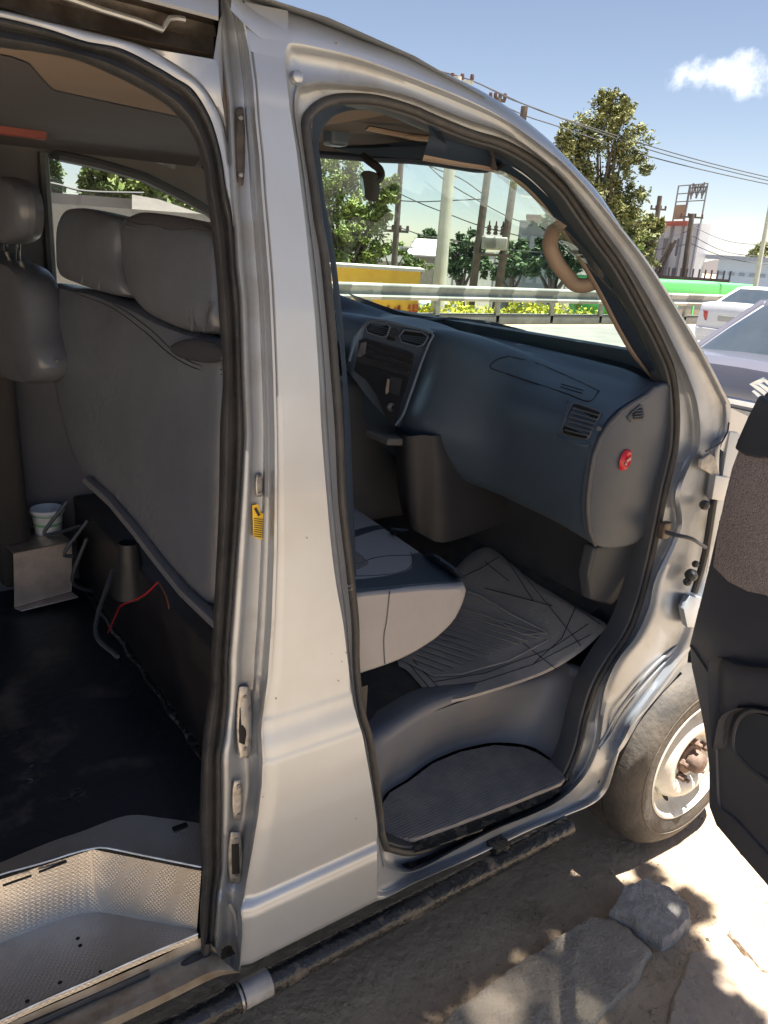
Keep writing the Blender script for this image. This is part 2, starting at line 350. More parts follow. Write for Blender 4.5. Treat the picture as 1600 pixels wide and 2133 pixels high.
# ---- roof rail skin and roof panel
SIL = [(487,-40),(520,-4),(600,22),(697,58),(755,82),(830,107),(900,139),(980,177),(1025,202),(1075,235),(1137,285),(1175,322),(1212,362),(1250,405),(1298,479)]
LOW = [(480,20),(520,60),(560,90),(594,100),(605,89),(655,97),(740,118),(830,150),(900,177),(980,210),(1050,247),(1120,297),(1175,341),(1235,404),(1298,481)]
up, lo = crv([(x, y, 0) for x, y in SIL], 90), crv([(x, y, 0) for x, y in LOW], 90)
rr = []
for t, ins in ((0, 0), (.2, .0005), (.4, .002), (.6, .006), (.8, .014), (.93, .026), (1.0, .042)):
    rr.append([S(*lerp2(a, b, t), ins) for a, b in zip(lo, up)])
gut = rr[-1]
rr.append([p+Vector((.0, .03, .006)) for p in gut]); rr.append([p+Vector((.0, .06, .010)) for p in gut]); rr.append([p+Vector((.0, .10, .016)) for p in gut])
loft(rr, 160, index=True).build('roof_rail', silver, van, angle=50)
roof = MB(); pr = []
for i in range(25):
    x = -3.0+i*(4.02)/24; zc = 1.99-.02*max(0, x-.4)-.0*x; drop = max(0, x-.55)**2*.28
    pr.append([Vector((x, .13+1.42*k/16, (zc-drop)-.045*((k-8)/8)**2)) for k in range(17)])
roof.grid(pr)
roof.build('roof_panel', silver, van)
# the part of the side panel above the pillar where the roof rail begins
tp = [Vector((fx(tl, zt)+(fx(tr, zt)-fx(tl, zt))*k/10, ys(zt), zt)) for k in range(11)]
top2 = [S(487+(600-487)*k/10, 0+22*k/10, .012) for k in range(11)]
MB().grid([[a.lerp(b, t/5)-Vector((0, .004*math.sin(math.pi*t/5), 0)) for a, b in zip(tp, top2)] for t in range(6)]).build('pillar_head', silver, van, angle=60)
# ---- windscreen pillar outer face turning towards the windscreen
WP = [S(*p, .0) for p in [(1120,297),(1175,341),(1235,404),(1298,481),(1358,560),(1424,665),(1473,749),(1508,817),(1522,845)]]
w2 = [p+Vector((.030, .035, .006)) for p in WP]; w3 = [p+Vector((.045, .09, .008)) for p in WP]; w4 = [p+Vector((.02, .10, -.03)) for p in WP]
loft([WP, [p+Vector((.014, .012, .004)) for p in WP], w2, w3, w4], 80).build('windscreen_pillar', silver, van)
# pillar inner trim (dark) and the beige edge beside the glass
GE = [(880,335),(960,348),(1020,357),(1070,378),(1110,412),(1145,455),(1180,502),(1215,560),(1250,622),(1282,684),(1312,735),(1342,772),(1374,812)]
SE = [(905,245),(980,275),(1050,297),(1118,337),(1174,389),(1212,443),(1250,498),(1288,551),(1318,602),(1348,662),(1375,712),(1395,760),(1409,840)]
a, b = crv([(x, y, 0) for x, y in SE], 60), crv([(x, y, 0) for x, y in GE], 60)
tr1 = []
for t, ins in ((-.03, .085), (.1, .075), (.25, .08), (.4, .10), (.55, .10), (.72, .115), (.86, .13)):
    tr1.append([S(*lerp2(p, q, t), ins) for p, q in zip(a, b)])
ptm = mat('pillar trim plastic', (.011, .021, .040), .7, col2=(.015, .027, .048), nscale=3, spec=.25)
loft(tr1, 90, index=True).build('pillar_trim', ptm, van, angle=60)
tr2 = [[S(*lerp2(p, q, t), ins) for p, q in zip(a, b)] for t, ins in ((.85, .13), (.93, .135), (1.0, .15), (1.0, .19), (.8, .2))]
loft(tr2, 90, index=True).build('pillar_trim', plast_b, van, angle=60)
# upper lining behind the door head and down the back pillar
SE2 = [(732,1200),(726,1050),(722,900),(716,780),(704,655),(691,540),(680,480),(668,420),(660,340),(655,270),(668,232),(692,214),(725,206),(785,210),(856,230),(905,247)]
GE2 = [(742,1200),(736,1050),(730,900),(722,780),(712,655),(699,540),(689,480),(677,420),(668,340),(664,290),(682,252),(710,234),(755,228),(830,240),(875,262),(930,300)]
tr3 = [[S(*lerp2(p, q, t), ins) for p, q in zip(SE2, GE2)] for t, ins in ((-.5, .062), (0., .066), (.5, .07), (1., .10), (1.05, .16))]
loft(tr3, 90).build('pillar_trim', ptm, van, angle=60)
# ---- seals
seal_path = crv([S(*((i_[0]*.88+GEc[0]*.12, i_[1]*.88+GEc[1]*.12) if 0 else i_), .062) for (o, m_, i_) in ST for GEc in [(1000, 900)]], 420, True, True)
c2 = sum(seal_path, Vector())/len(seal_path)
def inward(path, d, dy):
    out = []; n = len(path)
    for i, p in enumerate(path):
        t = (path[(i+2) % n]-path[i-2]); t.y = 0; t.normalize(); nn = Vector((t.z, 0, -t.x))
        if nn.dot(c2-p) < 0: nn = -nn
        out.append(p+nn*d+Vector((0, dy, 0)))
    return out
MB().tube(inward(seal_path, .004, -.004), .0085, 10, closed=True).build('door_seal', rubber, van, smooth=True)
# raised inner lip carrying the seal
lp = [inward(seal_path, .008, .0), inward(seal_path, .014, .006), inward(seal_path, .016, .03), inward(seal_path, .010, .06)]
loft(lp, 420, closed=True, index=True).build('door_seal', plast_d, van)
# ---- sliding-door opening: seal edge, jamb folds
SO = [(0,37),(100,62),(175,87),(250,102),(325,140),(362,162),(400,187),(432,237),(450,287),(462,337),(471,400),(481,440),(485,467),(490,555),(497,617),(500,705),(502,780),(507,900),(501,1025),(492,1150),(483,1275),(475,1375),(475,1420),(474,1475),(467,1537),(460,1575),(461,1640),(461,1700),(460,1750),(460,1812),(452,1862),(447,1925),(442,1975)]
SI = [(0,97),(75,107),(162,125),(250,162),(285,180),(312,195),(350,220),(375,245),(390,262),(410,300),(425,350),(430,400),(437,442),(450,555),(457,655),(465,780),(460,880),(457,1050),(450,1200),(444,1300),(440,1380),(440,1425),(432,1480),(425,1525),(420,1600),(417,1725),(420,1780),(420,1825),(416,1925),(418,1975)]
def ext(l):
    p = [q for q in l if q[0] >= 0]; x0, y0 = p[0]
    return [(x, y0+(x-x0)*(672-y0)/(3199-x0)) for x in (-700, -420, -180)]+p
so_ = crv([(x, y, 0) for x, y in ext(SO)], 340); si_ = crv([(x, y, 0) for x, y in ext(SI)], 340)
sr = [[S(*lerp2(a, b, t), ins) for a, b in zip(so_, si_)] for t, ins in ((-.02, .066), (.02, .052), (.12, .043), (.25, .047), (.33, .058), (.42, .058), (.5, .05), (.68, .044), (.86, .05), (1.0, .07), (1.03, .10))]
loft(sr, 340, index=True).build('sliding_door_seal', rubber, van, angle=70)
# rear jamb of the centre pillar
JL = [p for p in SO if p[1] >= 240]; JL = [(432,237)]+JL[1:]
jl = crv([(x, y, 0) for x, y in [(455,-40),(458,60),(462,150),(466,237)]], 30); del jl
LJ = crv([S(x, y, 0) for x, y in [(470,-40)]+LEFT], 200)
def at_z(path, z):
    best = min(path, key=lambda p: abs(p.z-z)); return best
def fx_px(lst, y):
    lst = sorted(lst, key=lambda p: p[1])
    for (xa, a), (xb, b) in zip(lst, lst[1:]):
        if a <= y <= b: return xa+(xb-xa)*(y-a)/max(b-a, 1e-6)
    return lst[0][0] if y < lst[0][1] else lst[-1][0]
LEFTJ = [(455,-40),(457,60),(462,130),(470,210),(474,300),(478,360)]   # inner limit of the jamb above the corner
def jamb_in(y):
    x = fx_px([p for p in SO if p[1] > 160], y)
    return fx_px(LEFTJ, y) if y < 345 else (x if y > 430 else fx_px([(478,345),(480,430)][::1] and [(476,345),(480,430)], y))
NORM = [(0, .058), (.05, .050), (.13, .046), (.22, .047), (.27, .054), (.34, .056), (.50, .056), (.60, .054), (.66, .044), (.74, .044), (.80, .040), (.86, .014), (.93, .002), (1.0, 0)]
WIDE = [(0, .056), (.05, .050), (.12, .047), (.20, .050), (.27, .060), (.34, .064), (.52, .066), (.62, .062), (.70, .052), (.78, .046), (.84, .030), (.90, .008), (.95, .001), (1.0, 0)]
yy = [-40+(2024+40)*i/300 for i in range(301)]
jr = []
for k in range(len(NORM)):
    row = []
    for y in yy:
        a = jamb_in(min(y, 1975)) if y < 1975 else 442+(y-1975)*.3
        b = fx_px([(470,-40)]+LEFT, y); f = max(0, min(1, (y-1380)/120)); f = f*f*(3-2*f)
        t = NORM[k][0]+(WIDE[k][0]-NORM[k][0])*f; ins = NORM[k][1]+(WIDE[k][1]-NORM[k][1])*f
        wv = .05*math.exp(-((y-1640)/60)**2)*(1 if .2 < t < .9 else 0)
        row.append(S(a+(b-a)*(t+wv), y, ins))
    jr.append(row)
jm = MB(); jm.grid(jr); jm.build('pillar_jamb', silver_in, van, angle=60)
# flange round the top corner of the sliding-door opening
FL0 = ext([p for p in SO if p[1] <= 470])
FL1 = ext([(0,20),(100,44),(175,62),(250,80),(310,100),(375,143),(415,174),(445,214),(465,255),(475,300),(479,345),(481,375),(484,430),(487,470)])
f0, f1 = crv([(x, y, 0) for x, y in FL0], 200), crv([(x, y, 0) for x, y in FL1], 200)
fl = [[S(*lerp2(a, b, t), ins) for a, b in zip(f0, f1)] for t, ins in ((0, .064), (.1, .052), (.5, .049), (.85, .049), (1., .054))]
loft(fl, 240, index=True).build('door_flange', silver_in, van, angle=60)
# corner plate between flange and jamb, and the sliding track slot with its lips
C0 = [(310,100),(375,143),(415,174),(445,214),(465,255),(475,300),(479,345)]; C1 = [(330,104),(445,124),(453,132),(457,160),(462,205),(470,260),(478,345)]
c0, c1_ = crv([(x, y, 0) for x, y in C0], 60), crv([(x, y, 0) for x, y in C1], 60)
cp = [[S(*lerp2(a, b, t), ins) for a, b in zip(c0, c1_)] for t, ins in ((0, .054), (.08, .048), (.5, .044), (1, .042))]
loft(cp, 60, index=True).build('track_corner', silver_in, van, angle=60)
TB = ext([(0,14),(100,44),(250,80),(330,103),(445,122)]); TT = ext([(0,-74),(100,-46),(250,-10),(300,2),(455,43)])
tb, tt = crv([(x, y, 0) for x, y in TB], 60), crv([(x, y, 0) for x, y in TT], 60)
trk = MB()
loft([[S(x, y, .048) for x, y, _ in tb], [S(x, y, .052) for x, y, _ in tb], [S(x, y-2, .085)+Vector((0, 0, -.012)) for x, y, _ in tb], [S(x, y-20, .10) for x, y, _ in tb], [S(x, y-42, .104) for x, y, _ in tb], [S(*lerp2(p, q, .62), .098) for p, q in zip(tb, tt)], [S(*lerp2(p, q, .85), .09) for p, q in zip(tb, tt)], [S(x, y, .06) for x, y, _ in tt], [S(x, y, .01) for x, y, _ in tt]], 80, index=True, mb=trk)
trk.build('sliding_track', mat('track metal', (.13, .125, .125), .45, .5, col2=(.06, .05, .045), nscale=12, ramp=(.4, .6), bump=.1), van, angle=50)
MB().tube([S(x, y, .075) for x, y in [(120,-12),(210,20),(290,44),(338,62),(345,48),(352,38),(368,37),(385,40)]], .0045, 8).build('sliding_track', silver_in, van)
rl = [[S(x, y, .058) for x, y, _ in tt], [S(x, y, .004) for x, y, _ in tt], [S(x, y-8, -.001) for x, y, _ in tt], [S(x, y-60, .006) for x, y, _ in tt], [S(x, y-90, .03) for x, y, _ in tt]]
loft(rl, 80, index=True).build('roof_rail', silver, van, angle=50)
lft = [[S(455, 43, .05), S(445, 122, .05)], [S(457, 43, .042), S(447, 124, .046)], [S(462, 20, .042), S(457, 160, .044)]]
MB().grid([[S(445+(457-445)*(1-t/6), 122-(79*t/6), d) for t in range(7)] for d in (.1, .06, .046)]).build('track_corner', silver_in, van)
MB().grid([[S(*lerp2((445+12*(t/6), 122-(79*t/6)), (464, 205-180*t/6), u), .046+(.0 if u < .8 else .004)) for t in range(7)] for u in (0, .3, .7, 1)]).build('track_corner', silver_in, van)
# drilled hole with dirt, bolt cap, pillar seam
hx = S(408, 133, .046); MB().lathe([(0, 0), (.004, -.0006), (.005, .0)], hx, (0, 1, .1), 16).build('bolt_hole', steel, van)
bc = S(619, 160, .02); MB().lathe([(.0, -.007), (.006, -.0065), (.009, -.004), (.010, .004)], bc, (0, 1, -.1), 24).build('bolt_cap', silver_in, van)
MB().tube([S(x, y, .012) for x, y in [(505,2),(514,40),(520,70),(523,110)]], .0028, 6).build('pillar_panel', rubber, van)
# ---- strikers and fittings on the rear jamb
def fitting(c, w, h, nm, lab, style):
    def q(u, v, d=0): return S(c[0]+u*w+(-u*0), c[1]+v*h, .052+d)
    out = [(math.cos(t)*(.5 if abs(math.sin(t)) < .8 else .42), max(-1, min(1, 1.25*math.sin(t)))*.5) for t in [2*math.pi*k/28 for k in range(28)]]
    b = MB(); o = [q(u, v, .004) for u, v in out]; o2 = [q(u, v, -.004) for u, v in out]; o3 = [q(u*.86, v*.92, -.006) for u, v in out]; o4 = [q(u*.6, v*.7, -.003 if style else -.0065) for u, v in out]
    b.grid([o, o2, o3, o4], closed=True); b.poly(o4)
    ob = b.build(nm, steel if style != 2 else mat('dark fitting', (.06, .055, .06), .5, .3, col2=(.1, .09, .08), nscale=40), van, angle=40)
    if lab: ob['label'] = lab
    for v in (-.36, .36):
        MB().lathe([(0, -.004), (.0032, -.0035), (.004, 0)], q(0.04, v, -.006), (-.2, 1, 0), 12).build('bolt', steel, ob)
    return ob
fitting((500, 305), 22, 165, 'door_striker', 'long dark upper door stop', 2)
fitting((540, 1011), 16, 48, 'door_striker', None, 0)
s1 = fitting((509, 1505), 32, 150, 'door_striker', 'large striker plate with a recess', 0)
MB().prism([S(x, y, .044) for x, y in [(500,1475),(512,1470),(514,1530),(510,1552),(499,1548)]], Vector((0, .004, 0)), .001).build('recess', black, s1)
fitting((495, 1667), 24, 84, 'door_striker', None, 0)
s2 = fitting((490, 1787), 30, 108, 'door_striker', None, 0)
MB().prism([S(x, y, .044) for x, y in [(483,1760),(498,1758),(500,1820),(484,1822)]], Vector((0, .004, 0)), .001).build('recess', black, s2)
# pressed pocket at the foot of the jamb
MB().tube([S(x, y, .045) for x, y in [(478,1880),(488,1900),(494,1935),(494,1990),(490,2008)]], .004, 8).build('pillar_jamb', silver_in, van)
# yellow warning sticker
def sticker_tex(m, t, b, co):
    pass
yl = mat('yellow sticker', (.80, .52, .02), .5, col2=(.7, .42, .02), nscale=30)
blk = mat('black print', (.02, .02, .02), .5, col2=(.03, .03, .03))
stp = [(526,1053),(538,1050),(543,1068),(553,1072),(554,1124),(548,1126),(528,1118)]
stk = MB().prism([S(x, y, .0495) for x, y in stp], Vector((0, .0015, 0)), 0).build('sticker', yl, van, smooth=False)
pr_ = MB()
for k in range(9):
    y = 1079+k*4.6; pr_.add([S(529, y, .0485), S(551, y+3, .0485), S(551, y+4.6, .0485), S(529, y+1.6, .0485)], [(0, 1, 2, 3)])
pr_.add([S(529,1060,.0485), S(534,1056,.0485), S(543,1073,.0485), S(538,1076,.0485)], [(0, 1, 2, 3)])
pr_.build('print', blk, stk, smooth=False)
# dents / lift tag: wire tie on the pillar
MB().tube([S(720,1215,.03), S(727,1222,.02), S(733,1217,.03), S(733,1228,.04), S(724,1230,.02)], .0012, 5).build('wire_tie', alu, van)
# ---- inner closing faces of the shell: back of centre pillar, floor pan, far side, tail, underside
cab = MB()
cab.grid([[Vector((fx(tl, z)+.03, ys(z)+.07, z)) for z in [.3+.1*i for i in range(16)]], [Vector((fx(tl, z)+.06, ys(z)+.13, z)) for z in [.3+.1*i for i in range(16)]], [Vector((fx(tl, z)+.16, ys(z)+.13, z)) for z in [.3+.1*i for i in range(16)]], [Vector((fx(tr, z)-.02, ys(z)+.09, z)) for z in [.3+.1*i for i in range(16)]]])
cab.build('pillar_trim', plast_d, van)
def wall_hole(name, m, y, x0, x1, z0, z1, holes, th=.05, parent=van):
    # a side wall as vertical strips with window openings (x-range and top/bottom functions)
    xs = sorted(set([x0, x1]+[h[0] for h in holes]+[h[1] for h in holes]+[h[0]+(h[1]-h[0])*i/16 for h in holes for i in range(17)]))
    b = MB()
    for a, c in zip(xs, xs[1:]):
        mid = (a+c)/2; hs = [h for h in holes if h[0] <= mid <= h[1]]
        if not hs: b.box(Vector((mid, y+th/2, (z0+z1)/2)), (c-a, th, z1-z0)); continue
        h = hs[0]
        la, lc, ta, tc_ = h[2](a), h[2](c), h[3](a), h[3](c)
        for (p, q, r_, s_) in ((z0, z0, la, lc), (ta, tc_, z1, z1)):
            vs = [(a, y, p), (c, y, q), (c, y, s_), (a, y, r_)]; vs += [(x, yy_+th, z) for x, yy_, z in vs]
            b.add(vs, [(0, 1, 2, 3), (7, 6, 5, 4), (0, 4, 5, 1), (3, 2, 6, 7)])
    return b.build(name, m, parent, smooth=False)
TW = [(90,318),(200,341),(300,370),(380,410),(440,445)]
tw = sorted([(PY(x, y, 1.56).x, PY(x, y, 1.56).z) for x, y in TW])
def twz(x):
    if x <= tw[0][0]: return tw[0][1]
    for (a, za), (b, zb) in zip(tw, tw[1:]):
        if x <= b: return za+(zb-za)*(x-a)/(b-a)
    return max(1.25, tw[-1][1]-(x-tw[-1][0])*.9)
x0w = PY(93, 380, 1.56).x
wall_hole('far_side', mat('grey side trim', (.10, .10, .115), .8, col2=(.08, .08, .09), nscale=3), 1.56, -3.0, 1.20, .2, 1.96, [(x0w, 1.15, lambda x: 1.22, twz)])
wall_hole('far_side', MATS['grey side trim'], 1.56, 1.20, 1.74, .2, 1.36, [])
MB().tube([Vector((1.06, 1.57, 1.84)), Vector((1.30, 1.57, 1.66)), Vector((1.52, 1.57, 1.47)), Vector((1.60, 1.57, 1.36))], .028, 8).build('windscreen_pillar', plast_d, van)
MB().add([(x0w-.02, 1.585, 1.2), (1.55, 1.585, 1.2), (1.1, 1.585, 1.9), (x0w-.02, 1.585, 1.9)], [(0, 1, 2, 3)]).build('side_window', side_glass, van, smooth=False)
# window surround
tws = [Vector((x, 1.553, twz(x))) for x in [x0w+(1.15-x0w)*i/14 for i in range(15)]]
MB().tube([Vector((x0w-.005, 1.553, 1.22))]+tws, .016, 8).build('window_surround', plast_d, van)
# tan ceiling and the grey panel above the window (its edge curls round the duct)
ce = MB(); CZ = 1.865
ce.add([(-3, .19, CZ), (.99, .19, CZ), (.99, .96, CZ), (.80, .90, CZ), (.716, .86, CZ), (.506, .79, CZ), (.414, .754, CZ), (.367, .633, CZ), (.323, .512, CZ), (.29, .48, CZ), (-3, .46, CZ)], [tuple(range(11))])
ce.build('headliner', headl, van, smooth=False)
cg = MB(); e1 = [Vector(p) for p in ((-3, .46, CZ-.002), (.29, .48, CZ-.002), (.323, .512, CZ-.002), (.367, .633, CZ-.002), (.414, .754, CZ-.002), (.506, .79, CZ-.002), (.716, .86, CZ-.002), (.80, .90, CZ-.002), (.97, .98, CZ-.002), (1.0, 1.0, CZ-.002))]
e2 = [Vector((p.x+.02, 1.5, CZ-.02)) for p in e1]; e3 = [Vector((p.x+.02, 1.555, CZ-.045)) for p in e1]
cg.grid([e1, [a.lerp(b, .5)+Vector((0, 0, -.008)) for a, b in zip(e1, e2)], e2, e3]); cg.build('headliner', headl_g, van, angle=50)
# front of ceiling: visor, visor clip, grab strap by the passenger door
def hdz(y):
    for (a, xa, za), (b, xb, zb) in zip(HD0, HD0[1:]):
        if y <= b: t = max(0, (y-a)/(b-a)); return Vector((xa+(xb-xa)*t, y, za+(zb-za)*t))
    return Vector((1.33, y, 1.89))
HD0 = [(.10,1.06,1.745),(.14,1.09,1.755),(.28,1.165,1.778),(.36,1.20,1.785),(.5,1.26,1.803),(.65,1.31,1.822),(.8,1.34,1.838),(1.0,1.36,1.853),(1.35,1.37,1.884),(1.6,1.33,1.89)]
yc = [.19+1.36*i/30 for i in range(31)]
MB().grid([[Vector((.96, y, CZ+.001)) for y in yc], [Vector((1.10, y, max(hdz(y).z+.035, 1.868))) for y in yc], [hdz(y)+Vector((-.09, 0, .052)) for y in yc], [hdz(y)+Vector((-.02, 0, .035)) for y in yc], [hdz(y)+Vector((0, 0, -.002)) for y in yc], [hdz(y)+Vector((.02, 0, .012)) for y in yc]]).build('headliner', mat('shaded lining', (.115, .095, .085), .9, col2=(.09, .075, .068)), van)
vis = MB().prism([PY(x, y, d) for x, y, d in [(690,310,.95),(770,308,.86),(860,300,.72),(925,296,.55),(968,318,.45),(985,338,.42),(955,350,.47),(905,336,.6),(820,328,.78),(745,322,.92)]], Vector((.02, .01, .012)), .006)
vis.build('sun_visor', mat('visor vinyl', (.022, .045, .075), .7, col2=(.028, .05, .08), nscale=5), van)
MB().prism([PY(x, y, d) for x, y, d in [(770,262,.52),(800,268,.5),(850,278,.47),(895,282,.44),(918,290,.42),(905,297,.43),(860,293,.46),(810,282,.5),(760,272,.53)]], Vector((.01, .02, .005)), .005).build('grab_strap', plast_b, van)
MB().box(PY(700, 272, .75), (.05, .05, .07), bev=.01).build('belt_mount', plast, van)
MB().prism([PY(x, y, .4) for x, y in [(958,322),(966,318),(990,340),(1015,350),(1000,352),(975,345)]], Vector((.01, .02, 0)), .004).build('pillar_trim', plast_b, van)
# rear-view mirror
stalk = MB().tube(crv([PY(x, y, d) for x, y, d in [(757,326,.80),(775,340,.76),(790,352,.74),(793,368,.73),(780,378,.72),(766,380,.71)]], 20), .011, 8)
mir = stalk.build('rear_view_mirror', black, van)
mo = [PY(x, y, .70) for x, y in [(748,362),(756,354),(770,354),(776,364),(778,396),(775,416),(766,419),(757,410),(750,385)]]
MB().prism(mo, Vector((.035, .02, 0)), .006).build('housing', black, mir)
MB().prism([PY(x, y, .695) for x, y in [(750,368),(753,364),(756,372),(759,392),(760,408),(756,404),(752,385)]], Vector((-.002, -.003, 0)), .0).build('mirror_glass', mat('dim mirror', (.35, .4, .38), .12, 1., col2=(.2, .25, .22), nscale=60), mir)
MB().tube([PY(770, 418, .7), PY(773, 425, .7)], .004, 6).build('lever', plast_d, mir)
# A-pillar grab handle
gh = crv([S(x, y, d) for x, y, d in [(1168,462,.12),(1155,478,.16),(1147,500,.19),(1148,520,.20),(1162,550,.20),(1182,575,.20),(1198,592,.20),(1222,594,.18),(1250,582,.15),(1262,576,.11)]], 40)
MB().tube(gh, .0185, 12, flat=.8).build('grab_handle', mat('tan handle', (.225, .175, .14), .55, col2=(.19, .15, .12), nscale=6), van)
# ---- windscreen with the frame behind it
BK = [(.05,1.67,1.32),(.13,1.68,1.32),(.3,1.73,1.335),(.5,1.76,1.34),(.7,1.78,1.343),(.9,1.79,1.345),(1.1,1.77,1.352),(1.3,1.70,1.37),(1.5,1.58,1.425),(1.6,1.53,1.45)]
def bk(y):
    for (a, xa, za), (b, xb, zb) in zip(BK, BK[1:]):
        if y <= b: t = max(0, (y-a)/(b-a)); return xa+(xb-xa)*t, za+(zb-za)*t
    return BK[-1][1:]
def wsb(y): x, z = bk(y); return Vector((x+.03, y, z-.006))
HD = [(.10,1.06,1.745),(.14,1.09,1.755),(.28,1.165,1.778),(.36,1.20,1.785),(.5,1.26,1.803),(.65,1.31,1.822),(.8,1.34,1.838),(1.0,1.36,1.853),(1.35,1.37,1.884),(1.6,1.33,1.89)]
def wst(y):
    for (a, xa, za), (b, xb, zb) in zip(HD, HD[1:]):
        if y <= b: t = (y-a)/(b-a); return Vector((xa+(xb-xa)*t, y, za+(zb-za)*t))
    return Vector((1.33, y, 1.89))
ysn = [.14+1.42*i/30 for i in range(31)]
MB().grid([[wsb(y).lerp(wst(y), t/12)+Vector((.035*math.sin(math.pi*t/12), 0, .03*math.sin(math.pi*t/12))) for y in ysn] for t in range(13)]).build('windscreen', ws_glass, van)
MB().tube([wst(y) for y in ysn[3:-1]], .012, 8).build('windscreen_frame', ptm, van)
yr = [.30+1.26*i/24 for i in range(25)]
MB().grid([[wst(y)+Vector((0.025, 0, .004)) for y in yr], [wst(y)+Vector((-.03, 0, .045)) for y in yr], [wst(y).lerp(Vector((.98, y, 1.91)), .5)+Vector((0, 0, .05+.035*min(1, (y-.3)/.3))) for y in yr], [Vector((.98, y, 1.915+.025*min(1, (y-.3)/.3))) for y in yr]]).build('roof_panel', silver, van)
# bonnet stub and cowl below the windscreen, nose and bumper
nose = MB()
nose.grid([[wsb(y)+Vector((.01, 0, -.02)) for y in ysn], [wsb(y)+Vector((.10, 0, -.05)) for y in ysn], [wsb(y)+Vector((.45, 0, -.22)) for y in ysn], [wsb(y)+Vector((.62, 0, -.38)) for y in ysn], [wsb(y)+Vector((.70, 0, -.75)) for y in ysn], [wsb(y)+Vector((.72, 0, -1.1)) for y in ysn]])
nose.build('bonnet', silver, van)
fend = MB()
fo = [(1.885, 1.205), (1.92, 1.20), (2.1, 1.12), (2.25, 1.0), (2.33, .6), (2.33, .3), (2.27, .3), (2.25, .42), (2.2, .53), (2.1, .58), (2.0, .60), (1.93, .60), (1.895, .8)]
fend.prism([Vector((x, ys(z)+(.0 if z > .7 else 0), z)) for x, z in fo], Vector((0, .03, 0)), .006); fend.build('front_wing', silver, van)
# small piece of wing seen between pillar foot and door
MB().grid([[S(x, y, i) for x, y in [(1523,850),(1560,868),(1600,900),(1640,940)]] for i in (.0,)]+[[S(x, y, .004) for x, y in [(1514,900),(1545,915),(1590,960),(1630,1010)]], [S(x, y, .008) for x, y in [(1500,935),(1530,960),(1560,1020),(1600,1100)]]]).build('front_wing', silver, van)
# wipers and scuttle panel
def wiper(pts, y0, r=.006):
    b = MB().tube([Vector(p) for p in pts], r, 6); return b
scut = MB(); scut.grid([[wsb(y)+Vector((.015, 0, .012)) for y in ysn], [wsb(y)+Vector((.06, 0, -.005)) for y in ysn], [wsb(y)+Vector((.11, 0, -.04)) for y in ysn]])
scut.build('scuttle_panel', plast_d, van)
for pts in ([(870,668,1.2),(930,664,1.18),(1010,672,1.1),(1080,690,1.0),(1130,708,.9),(1168,722,.84)], [(1075,700,.88),(1150,722,.8),(1230,738,.66),(1300,752,.5),(1362,782,.3)]):
    wp = MB().tube([PY(*p)+Vector((.02, 0, .0)) for p in pts], .007, 6)
    o_ = wp.build('wiper', plast_d, van)
    MB().tube([PY(p[0]+6, p[1]+7, p[2])+Vector((.02, 0, 0)) for p in pts[1:]], .0045, 6).build('wiper_blade', rubber, o_)
    MB().tube([PY(p[0]+2, p[1]+15, p[2])+Vector((.02, 0, 0)) for p in pts[2:]], .006, 6).build('wiper_arm', plast_d, o_)
# ---- dashboard: end-cap profile swept across the van
PR = [PY(x, y, .13) for x, y in [(1378,797),(1362,806),(1345,822),(1318,838),(1290,857),(1266,884),(1248,914),(1235,950),(1228,990),(1223,1030),(1222,1065),(1226,1105),(1238,1134)]]
PR = [(p.x, p.z) for p in PR]
def dsh(y): return bk(y)[0]-1.68
secs = []
PR2 = [(1.60,1.372),(1.545,1.382),(1.50,1.386),(1.462,1.380),(1.442,1.352),(1.425,1.28),(1.40,1.20),(1.378,1.12),(1.40,1.05),(1.46,.98),(1.54,.93)]
for y in [.135, .145, .2, .3, .4, .48, .54, .58, .62, .66, .70, .74, .78, .82, .9, 1.0, 1.1, 1.2, 1.3, 1.4, 1.5, 1.56]:
    sx = dsh(y); row = []; lift = bk(y)[1]-1.32
    hollow = math.exp(-((y-.38)/.24)**2)
    pts = [Vector((1.75+sx, y, 1.25+lift)), Vector((1.715+sx, y, 1.305+lift)), Vector((1.68+sx, y, 1.32+lift)), Vector((1.64+sx*.9, y, 1.315+lift-.02*hollow))]
    q_ = min(1, max(0, (y-.50)/.27)); q_ = q_*q_*(3-2*q_)
    for i, (x, z) in enumerate(PR[2:], 2):
        a_ = Vector((x+sx*.75-.01*math.sin(math.pi*min(1, i/8)), y, z+lift*(1-i/12)-.01*hollow*(i == 0)))
        px_, pz_ = PR2[i-2]; pts.append(a_.lerp(Vector((px_+max(0, y-.8)*-.1, y, pz_)), q_))
    pts += [Vector((1.56+sx*.75, y, .915)), Vector((1.72, y, .93))]
    secs.append(crv(pts, 60))
dash = MB().grid(secs); dob = dash.build('dashboard', plast, van, angle=55)
# end cap
cap = MB(); capo = PR+[(1.60, .895), (1.70, .905), (1.745, 1.0), (1.745, 1.2), (1.72, 1.31)]
capm = mat('dash end plastic', (.050, .066, .092), .45, col2=(.062, .078, .102), nscale=4, bump=.06, bscale=420)
cap.prism([Vector((x, .125, z)) for x, z in crv([(a, b, 0) for a, b in capo], 70, True) for x, z in [(x, z)]] if 0 else [Vector((p.x, .122, p.y)) for p in crv([(a, b, 0) for a, b in capo], 70, True)], Vector((0, .03, 0)), .008, 3)
cob = cap.build('end_cap', capm, dob)
# worn light edge of the cap
MB().tube([Vector((x-.002, .124, z)) for x, z in PR[1:]], .005, 8).build('edge_strip', plast_w, cob)
# lower dash side and kick panel
MB().prism([PY(x, y, .15) for x, y in [(1240,1140),(1335,1122),(1328,1180),(1300,1240),(1275,1262),(1232,1250),(1226,1200)]], Vector((0, .04, 0)), .01, 3).build('lower_cover', plast_d, dob)
